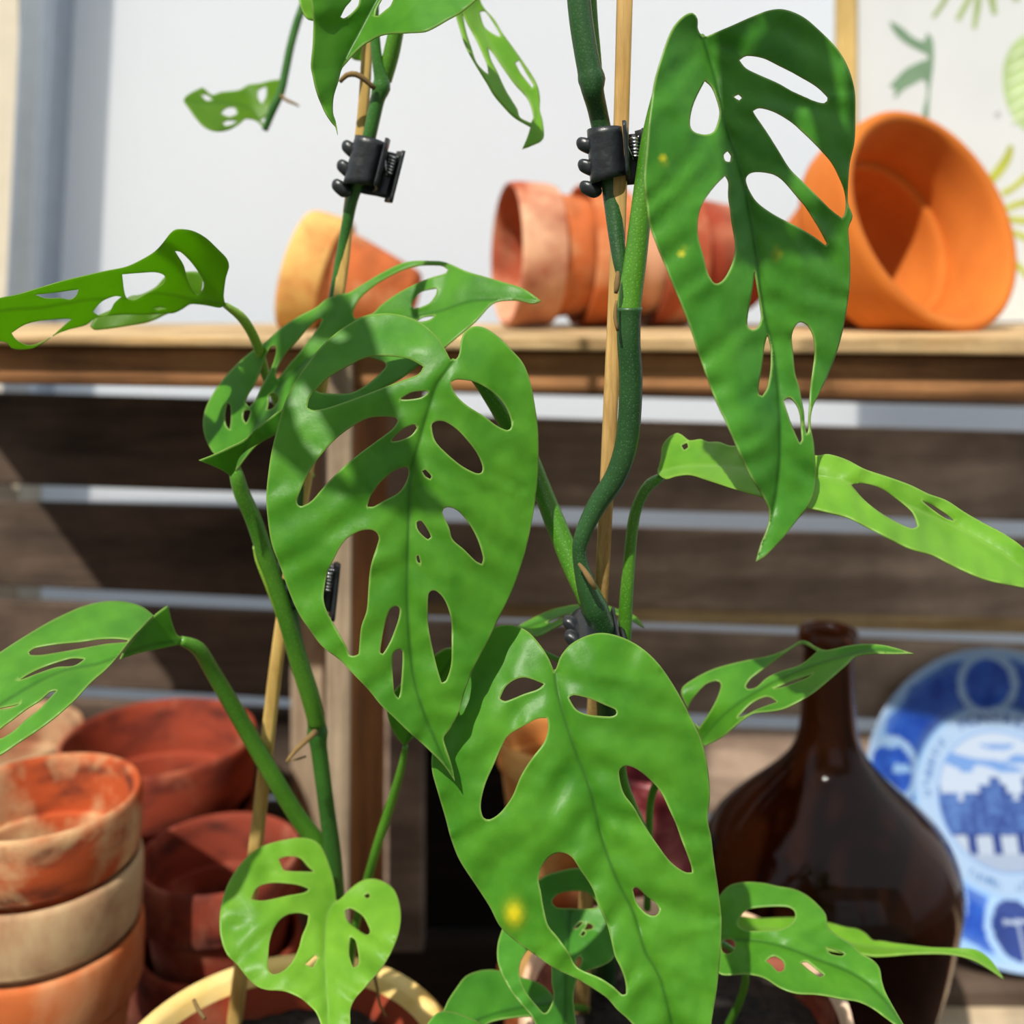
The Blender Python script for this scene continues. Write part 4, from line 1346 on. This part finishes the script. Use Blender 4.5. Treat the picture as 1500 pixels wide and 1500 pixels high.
# ---------------------------------------------------------------- left plant leaves
# broad leaf behind the middle big leaf
make_leaf(LP, OL, M['leaf'], [dict(
    outline=[(345, 690), (330, 677), (313, 664), (308, 657), (300, 640), (297, 619), (301, 598), (312, 576), (327, 555), (344, 536), (365, 517), (387, 502), (412, 480), (438, 463), (463, 450), (478, 438), (497, 431), (512, 428), (533, 415), (560, 399), (587, 386), (607, 382), (633, 382), (648, 383), (663, 388), (683, 397), (710, 405), (737, 413),
             (767, 423), (793, 441), (780, 444), (757, 440), (730, 441), (717, 448), (697, 470), (670, 493), (653, 507), (630, 524), (610, 537), (590, 552), (563, 567), (520, 588), (480, 603), (430, 622), (399, 638), (372, 655)],
    holes=[[(517, 457), (527, 437), (550, 417), (573, 403), (593, 394), (613, 389), (630, 388), (647, 389), (656, 395), (653, 400), (627, 408), (600, 420), (577, 433), (557, 448), (547, 458), (533, 463), (520, 467)],
           [(605, 440), (617, 427), (640, 422), (638, 432), (627, 445), (607, 452), (603, 448)],
           [(610, 470), (620, 464), (637, 462), (630, 468), (617, 471)],
           [(472, 467), (466, 480), (451, 500), (438, 517), (423, 534), (412, 549), (406, 555), (403, 549), (406, 538), (417, 519), (434, 500), (451, 480), (464, 468)],
           [(404, 506), (404, 517), (399, 534), (391, 551), (382, 568), (374, 585), (365, 596), (359, 589), (363, 578), (372, 564), (380, 546), (389, 521), (396, 508)],
           [(357, 602), (362, 600), (367, 602), (364, 613), (360, 620), (356, 613)],
           [(332, 590), (337, 593), (338, 615), (336, 629), (331, 623), (329, 608)],
           [(465, 573), (480, 576), (510, 576), (530, 568), (550, 553), (565, 537), (563, 530), (545, 524), (520, 520), (490, 530), (470, 545), (458, 560)],
           [(395, 578), (402, 576), (408, 585), (399, 598), (391, 600), (393, 589)]],
    depth=[(345, 690, .452), (300, 620, .478), (412, 480, .482), (399, 638, .450), (450, 560, .456), (530, 415, .478), (600, 530, .446), (640, 384, .472), (660, 440, .455), (700, 468, .442), (793, 441, .440)])
    , dict(outline=[(292, 675), (312, 667), (335, 656), (357, 645), (373, 630), (392, 615), (412, 600), (424, 596), (424, 612), (412, 628), (396, 640), (378, 650), (360, 661), (350, 672), (344, 690), (338, 698), (327, 690), (310, 682)],
           depth=[(292, 675, .430), (340, 655, .436), (420, 600, .440), (396, 640, .432), (344, 692, .446)], fold=0, wave=0, groove=0)],
    rib=[(346, 689), (372, 623), (398, 578), (440, 535), (500, 492), (560, 470), (640, 455), (700, 438), (793, 441)], fold=.06, wave=.0007, wspace=58,
    petiole=[(464, 1060, .503, 24), (455, 1022, .497, 27), (440, 975, .490, 27), (421, 910, .482, 26), (396, 835, .474, 25), (373, 765, .466, 24), (354, 722, .459, 23), (346, 694, .4555, 20), (340, 672, .4575, 12)], pmat=M['petiole'])
tube('leaf_sheath', [(371, 800, .470, 2), (376, 822, .470, 4), (388, 852, .472, 5), (400, 885, .476, 4), (418, 935, .484, 3)], M['petiole_lime'], LP, OL)
# upper left leaf, seen from below
make_leaf(LP, OL, M['leaf_olive'], [dict(
    outline=[(330, 447), (327, 436), (330, 410), (335, 392), (332, 380), (319, 366), (300, 349), (281, 339), (259, 337), (250, 343), (240, 356), (228, 369), (209, 381), (185, 392), (156, 398), (120, 406), (84, 415), (48, 426), (24, 433), (0, 438), (-50, 452), (-105, 482), (-60, 492), (-25, 497), (0, 500), (10, 502),
             (17, 510), (31, 512), (48, 510), (65, 501), (82, 490), (101, 483), (127, 476), (140, 466), (165, 462), (190, 461), (216, 461), (240, 459), (254, 459), (269, 452), (278, 446), (290, 446), (305, 448), (322, 451)],
    holes=[[(256, 368), (264, 369), (278, 382), (290, 398), (298, 414), (296, 426), (289, 433), (282, 426), (274, 409), (269, 390), (262, 378)],
           [(179, 402), (204, 400), (228, 399), (241, 404), (241, 414), (230, 423), (211, 433), (197, 440), (186, 438), (182, 426)],
           [(50, 432), (79, 429), (116, 424), (112, 434), (103, 440), (89, 438), (67, 438)],
           [(136, 457), (149, 442), (168, 434), (179, 435), (168, 445), (163, 454), (156, 462), (144, 463)],
           [(17, 488), (36, 476), (60, 470), (96, 467), (106, 468), (91, 481), (77, 493), (55, 505), (38, 506), (24, 498)],
           [(224, 452), (235, 450), (244, 452), (230, 455)]],
    depth=[(330, 447, .452), (333, 385, .434), (260, 338, .415), (185, 393, .418), (100, 412, .408), (0, 438, .394), (-105, 482, .395), (20, 508, .446), (130, 474, .464), (230, 440, .458), (120, 441, .432), (260, 458, .472)]),
    dict(outline=[(132, 478), (140, 464), (163, 453), (190, 434), (207, 431), (228, 420), (246, 402), (272, 398), (292, 399), (297, 415), (291, 434), (270, 450), (240, 462), (216, 472), (187, 477), (154, 482), (138, 483)],
         depth=[(132, 478, .470), (190, 434, .480), (292, 399, .484), (216, 472, .476), (280, 440, .482)], fold=0, wave=.0004)],
    rib=[(328, 447), (285, 440), (230, 431), (180, 438), (125, 441), (60, 452), (0, 457), (-105, 482)], fold=.04, wave=.0008, wspace=48,
    petiole=[(455, 700, .497, 14), (430, 640, .495, 14), (403, 580, .490, 14), (388, 545, .484, 14), (379, 512, .476, 14), (368, 486, .468, 14), (352, 463, .460, 14), (330, 447, .4535, 9)], pmat=M['petiole_lime'])
# big lower left leaf
make_leaf(LP, OL, M['leaf'], [dict(
    outline=[(225, 901), (211, 890), (193, 883), (170, 880), (145, 882), (116, 890), (77, 908), (39, 930), (0, 955), (-40, 982), (-90, 1035), (-130, 1110), (-95, 1130), (-50, 1128), (0, 1105), (29, 1086), (58, 1067), (83, 1048), (108, 1026), (120, 1013), (135, 997), (155, 980), (174, 959), (193, 935), (209, 918)],
    holes=[[(42, 955), (50, 949), (77, 944), (116, 940), (145, 936), (170, 935), (188, 937), (186, 940), (155, 943), (116, 950), (87, 955), (62, 959), (44, 959)],
           [(124, 965), (108, 975), (83, 977), (58, 985), (40, 992), (28, 996), (40, 988), (58, 979), (83, 970), (105, 964)],
           [(83, 1011), (73, 1013), (58, 1026), (39, 1038), (19, 1053), (0, 1067), (-20, 1085), (0, 1082), (19, 1071), (39, 1053), (58, 1038), (73, 1022)],
           [(30, 1030), (14, 1034), (-5, 1038), (-5, 1039.5), (14, 1037)]],
    depth=[(225, 901, .452), (170, 880, .462), (80, 908, .452), (0, 955, .436), (-130, 1110, .385), (193, 935, .428), (120, 1012, .398), (58, 1067, .386), (0, 1105, .380), (90, 960, .425), (30, 1010, .405)]),
    dict(outline=[(246, 887), (249, 898), (253, 914), (260, 930), (270, 936), (262, 944), (245, 948), (232, 951), (203, 957), (176, 966), (182, 954), (200, 930), (216, 911), (232, 897)],
         depth=[(246, 887, .462), (176, 966, .430), (265, 938, .466), (220, 950, .452)], fold=0, wave=0, groove=0)],
    rib=[(262, 940), (215, 948), (150, 972), (90, 985), (30, 1015), (-40, 1060), (-130, 1110)], fold=.06, wave=.0007, wspace=48,
    petiole=[(481, 1275, .535, 24), (466, 1238, .53, 26), (432, 1190, .522, 25), (390, 1120, .510, 25), (347, 1045, .497, 24), (312, 985, .485, 22), (290, 950, .475, 20), (264, 938, .468, 13)], pmat=M['petiole'])
# heart shaped leaf over the left pot
make_leaf(LP, OL, M['leaf_young'], [dict(
    outline=[(493, 1320), (491, 1300), (485, 1275), (474, 1246), (462, 1232), (443, 1227), (417, 1230), (383, 1240), (360, 1257), (340, 1283), (328, 1310), (322, 1340), (323, 1370), (332, 1397), (348, 1414), (363, 1433), (377, 1445), (393, 1450), (417, 1452), (437, 1460), (450, 1470), (463, 1483), (470, 1500),
             (477, 1530), (486, 1580), (500, 1540), (512, 1505), (513, 1480), (520, 1463), (540, 1440), (557, 1420), (570, 1400), (582, 1373), (587, 1347), (585, 1323), (577, 1303), (563, 1292), (547, 1287), (530, 1290), (513, 1302), (500, 1315)],
    holes=[[(408, 1258), (423, 1254), (440, 1257), (452, 1270), (460, 1277), (417, 1275), (412, 1267)],
           [(368, 1317), (377, 1300), (397, 1293), (433, 1295), (453, 1302), (447, 1307), (420, 1312), (393, 1318), (380, 1319)],
           [(393, 1420), (393, 1397), (395, 1377), (403, 1357), (417, 1342), (437, 1337), (452, 1340), (450, 1353), (443, 1370), (437, 1390), (427, 1410), (413, 1423), (400, 1427)],
           [(447, 1413), (463, 1398), (466, 1402), (458, 1417)],
           [(505, 1333), (513, 1330), (530, 1340), (538, 1353), (542, 1365), (537, 1369), (520, 1358), (508, 1347)],
           [(513, 1372), (520, 1377), (525, 1397), (525, 1413), (517, 1417), (512, 1400), (512, 1383)],
           [(533, 1311), (540, 1308), (542, 1314), (537, 1316)]],
    depth=[(493, 1320, .492), (443, 1228, .506), (330, 1330, .476), (547, 1288, .500), (586, 1345, .482), (478, 1400, .462), (380, 1440, .455), (550, 1425, .458), (486, 1580, .420), (430, 1330, .480)])],
    rib=[(493, 1321), (482, 1335), (477, 1363), (477, 1417), (480, 1467), (486, 1580)], fold=.07, wave=.0010, wspace=44,
    petiole=[(503, 1510, .55, 12), (505, 1450, .535, 12), (503, 1390, .518, 12), (499, 1350, .505, 11), (493, 1321, .4935, 7)])
# small leaf behind the tip of the middle big leaf
make_leaf(LP, OL, M['leaf'], [dict(
    outline=[(592, 1093), (583, 1082), (576, 1071), (570, 1056), (568, 1040), (573, 1022), (585, 1005), (610, 982), (638, 960), (655, 950), (672, 952), (670, 975), (662, 1005), (645, 1035), (622, 1062), (606, 1080)],
    depth=[(592, 1093, .470), (568, 1040, .462), (665, 955, .470), (662, 1005, .480)])],
    rib=[(593, 1092), (610, 1050), (635, 1005), (668, 953)], fold=.08, wave=.0004, wspace=36,
    petiole=[(505, 1480, .552, 11), (512, 1420, .545, 11), (520, 1362, .535, 12), (530, 1318, .525, 13), (541, 1280, .515, 14), (556, 1228, .503, 14), (575, 1170, .490, 14), (588, 1125, .479, 12), (594, 1092, .4712, 8)])
# top leaf with its tip hanging down
make_leaf(LP, OL, M['leaf'], [dict(
    outline=[(640, -110), (600, -112), (540, -105), (490, -85), (462, -50), (455, -10), (457, 10), (459.5, 33), (459, 63), (456, 96), (458, 109), (464, 134), (475, 162), (486, 179), (491, 186), (494, 197), (493, 186), (492, 178), (488, 165), (489, 142), (496, 119), (501, 101), (513, 84), (529, 68), (541, 60), (557, 52), (574, 49),
             (597, 48), (622, 46), (638, 39), (655, 29), (673, 19), (693, 3), (716, -20), (728, -60), (715, -95), (680, -112)],
    holes=[[(549, 23), (551, 13), (558, 0), (566, -16), (578, -22), (578, -8), (572, 8), (564, 15), (554, 23)],
           [(499, 25), (506, 11), (513, 3), (522, -10), (527, -4), (525, 8), (515, 20), (505, 27)]],
    depth=[(640, -110, .432), (470, -40, .402), (494, 197, .398), (470, 110, .400), (500, 90, .404), (540, 40, .408), (622, 46, .392), (690, 5, .398), (728, -60, .410), (580, -40, .418)])],
    rib=[(640, -108), (590, -60), (555, -5), (528, 45), (505, 90), (492, 135), (492, 190)], fold=.12, wave=.0006, wspace=60,
    petiole=[(563, 118, .470, 22), (573, 80, .466, 24), (582, 40, .462, 22), (598, -20, .456, 18), (620, -70, .445, 14), (640, -109, .4335, 9)], pmat=M['petiole'])
make_leaf(LP, OL, M['leaf_young'], [dict(
    outline=[(432, -40), (436, -10), (441, 10), (449, 26), (462, 30), (478, 27), (492, 14), (506, -6), (516, -30), (500, -60), (465, -70), (442, -60)],
    holes=[[(461, -12), (473, -10), (472, 5), (466, 16), (462, 8)]],
    depth=[(432, -40, .455), (462, 30, .448), (516, -30, .462), (465, -70, .47)])],
    rib=[(470, -68), (467, -20), (462, 29)], fold=.05, wave=.0004, wspace=40,
    petiole=[(556, -130, .464, 9), (525, -120, .467, 9), (490, -95, .47, 8), (470, -69, .4715, 6)])
make_leaf(LP, OL, M['leaf_young'], [dict(
    outline=[(515, 84), (528, 89), (540, 87), (548, 70), (552, 48), (540, 30), (524, 38), (514, 60)],
    depth=[(515, 84, .50), (540, 30, .505), (552, 60, .51)])], rib=[(540, 32), (532, 60), (520, 86)], fold=.05, wave=.0003,
    petiole=[(551, -30, .468, 7), (548, 0, .485, 7), (540, 31, .5065, 5)])
# leaf hanging at the top centre
make_leaf(LP, OL, M['leaf_young'], [dict(
    outline=[(690, -40), (672, -20), (667, 5), (669, 23), (673, 38), (681, 63), (691, 84), (703, 104), (714, 122), (724, 139), (739, 157), (754, 172), (769, 181), (778, 186), (773, 200), (765, 218), (779, 213), (796, 203), (795, 177), (791, 162), (791, 142), (787, 124), (777, 106), (762, 84), (747, 63), (736, 48), (724, 28), (709, 11), (702, -5), (698, -30)],
    holes=[[(677, 16), (683, 30), (693, 48), (703, 68), (714, 94), (716, 109), (709, 104), (698, 91), (690, 68), (683, 46)],
           [(715, 68), (724, 79), (739, 101), (754, 122), (772, 142), (779, 157), (782, 172), (778, 180), (762, 172), (758, 160), (741, 132), (729, 106), (719, 86)],
           [(703, 18), (711, 16), (722, 31), (733, 50), (732, 54), (720, 48), (709, 38)],
           [(755, 92), (761, 88), (772, 107), (782, 124), (780, 129), (772, 119), (762, 106)]],
    depth=[(690, -40, .485), (669, 23, .474), (724, 139, .462), (709, 11, .492), (777, 106, .486), (730, 80, .478), (765, 218, .460), (796, 203, .468)])],
    rib=[(692, -38), (697, 10), (712, 50), (735, 88), (765, 128), (787, 165), (766, 216)], fold=.06, wave=.0005, wspace=40,
    petiole=[(556, -135, .463, 12), (600, -150, .47, 11), (650, -120, .478, 10), (680, -75, .484, 9), (691, -39, .4865, 6)])
# small far leaf on a hanging stalk
make_leaf(LP, OL, M['leaf_olive'], [dict(
    outline=[(388, 192), (378, 178), (367, 174), (359, 174), (352, 180), (336, 190), (316, 192), (300, 186), (288, 174), (278, 160), (269, 146), (276, 138), (289, 131), (297, 128), (303, 133), (312, 139), (322, 135), (340, 133), (352, 131), (364, 124), (380, 122), (400, 117), (417, 116), (416, 132), (408, 152), (398, 172)],
    holes=[[(294, 138), (304, 139), (312, 146), (302, 147)], [(324, 166), (332, 158), (344, 157), (348, 166), (336, 171)], [(326, 180), (334, 176), (348, 177), (340, 182), (330, 184)],
           [(378, 132), (390, 126), (390, 140), (384, 152), (378, 144)], [(381, 176), (393, 168), (388, 182)]],
    depth=[(388, 192, .60), (269, 146, .585), (316, 192, .57), (364, 124, .62), (417, 118, .61)])],
    rib=[(388, 190), (365, 160), (330, 152), (290, 152), (271, 147)], fold=.04, wave=.0006, wspace=36,
    petiole=[(556, -138, .464, 9), (520, -150, .49, 10), (478, -105, .55, 11), (450, -10, .595, 11), (436, 30, .60, 12), (426, 66, .60, 12), (418, 105, .60, 12), (411, 136, .60, 12), (399, 162, .60, 12), (388, 191, .602, 9)], pmat=M['stem'])
tube('aerial_root', [(412, 140, .598, 5), (420, 147, .595, 5), (432, 152, .594, 4), (438, 156, .594, 2)], M['root'], LP, OL)

# unseen leaves added above the frame to cast shade on the leaves below
def added_shade_leaf(root, og, mat, cx, cy, d, scale, ang, slope, mirror, stem_pt):
    A = UP
    ca_, sa_ = math.cos(ang), math.sin(ang)

    def tf(p):
        x, y = (p[0] - 590) * mirror * scale, (p[1] - 780) * scale
        return (cx + x * ca_ - y * sa_, cy + x * sa_ + y * ca_)
    o_ = [tf(p) for p in A['outline']]
    h_ = [[tf(p) for p in h] for h in A['holes']]
    r_ = [tf(p) for p in A['rib']]
    dd = lambda y: d + (cy - y) * slope
    make_leaf(root, og, mat, [dict(outline=o_, holes=h_, grid=16., depth=[(cx, cy, d), (cx, cy - 300, dd(cy - 300)), (cx + 300, cy, d), (cx - 300, cy, d), (cx, cy + 300, dd(cy + 300))])],
              r_, fold=.05, wave=.0008, petiole=[stem_pt, ((stem_pt[0] + r_[0][0]) / 2, min(stem_pt[1], r_[0][1]) - 120, (stem_pt[2] + dd(r_[0][1])) / 2 + .01, 14), (r_[0][0], r_[0][1], dd(r_[0][1]) + .002, 10)])


UP = dict(outline=[(661, 528), (640, 493), (590, 462), (530, 465), (473, 505), (430, 563), (407, 623), (393, 693), (392, 760), (411, 832), (437, 898), (472, 947), (516, 986), (557, 1032), (602, 1075), (667, 1146), (650, 1080), (672, 1043), (697, 973), (730, 907), (758, 845),
                   (780, 760), (789, 667), (783, 590), (767, 533), (730, 493), (693, 478), (675, 500), (668, 526)],
          holes=[[(620, 537), (567, 521), (507, 537), (463, 570), (460, 601), (510, 587), (563, 567)], [(437, 740), (467, 670), (510, 628), (563, 610), (582, 618), (550, 647), (500, 687), (457, 733)],
                 [(660, 560), (697, 560), (737, 590), (749, 625), (710, 610), (667, 577)], [(632, 623), (667, 627), (698, 663), (706, 692), (653, 663)], [(648, 750), (670, 748), (708, 817), (680, 805)],
                 [(552, 800), (540, 860), (525, 958), (508, 949), (475, 860), (497, 803), (530, 777)]],
          rib=[(664, 530), (637, 573), (603, 693), (598, 833), (602, 949), (634, 1071), (667, 1146)])
added_shade_leaf(LP, OL, M['leaf'], -140, -590, .268, .95, -.7, .00013, 1, (552, -138, .462, 16))
added_shade_leaf(RP, OR, M['leaf'], 1010, -960, .271, .8, .5, .00013, -1, (843, -138, .404, 20))

# ================================================================== light and camera
w = bpy.data.worlds.new('sky')
scn.world = w
w.use_nodes = True
nt = w.node_tree
bg = nt.nodes['Background']
tc = N(nt, 'ShaderNodeTexCoord')
sx = N(nt, 'ShaderNodeSeparateXYZ')
nt.links.new(tc.outputs['Generated'], sx.inputs[0])
mr = N(nt, 'ShaderNodeMapRange')
mr.inputs['From Min'].default_value = -1
mr.inputs['From Max'].default_value = 1
nt.links.new(sx.outputs['Z'], mr.inputs['Value'])
col = ramp(nt, mr.outputs[0], [(.0, (.10, .09, .08)), (.46, (.20, .19, .18)), (.54, (.60, .66, .74)), (.8, (.85, .93, 1.0))])
nt.links.new(col, bg.inputs[0])
bg.inputs[1].default_value = .95

sl = bpy.data.lights.new('sun', 'SUN')
sl.energy = 5.2
sl.angle = math.radians(.9)
sl.color = (1., .95, .86)
so = bpy.data.objects.new('sun', sl)
COL.objects.link(so)
so.rotation_mode = 'QUATERNION'
so.rotation_quaternion = Vector((0, 0, -1)).rotation_difference(Vector((.27, .57, -.77)).normalized())

cam = bpy.data.cameras.new('camera')
cam.sensor_width = 36
cam.sensor_fit = 'HORIZONTAL'
cam.lens = 36
cam.shift_y = -(750 - HY) / 1500.
cam.clip_start = .02
cam.dof.use_dof = True
cam.dof.focus_distance = .402
cam.dof.aperture_fstop = 6.0
co = bpy.data.objects.new('camera', cam)
COL.objects.link(co)
co.location = (0, 0, CZ)
co.rotation_euler = (math.pi / 2, 0, 0)
scn.camera = co
scn.view_settings.view_transform = 'Standard'
scn.view_settings.look = 'None'
scn.view_settings.gamma = 1
scn.view_settings.use_curve_mapping = False
scn.view_settings.exposure = 0.0
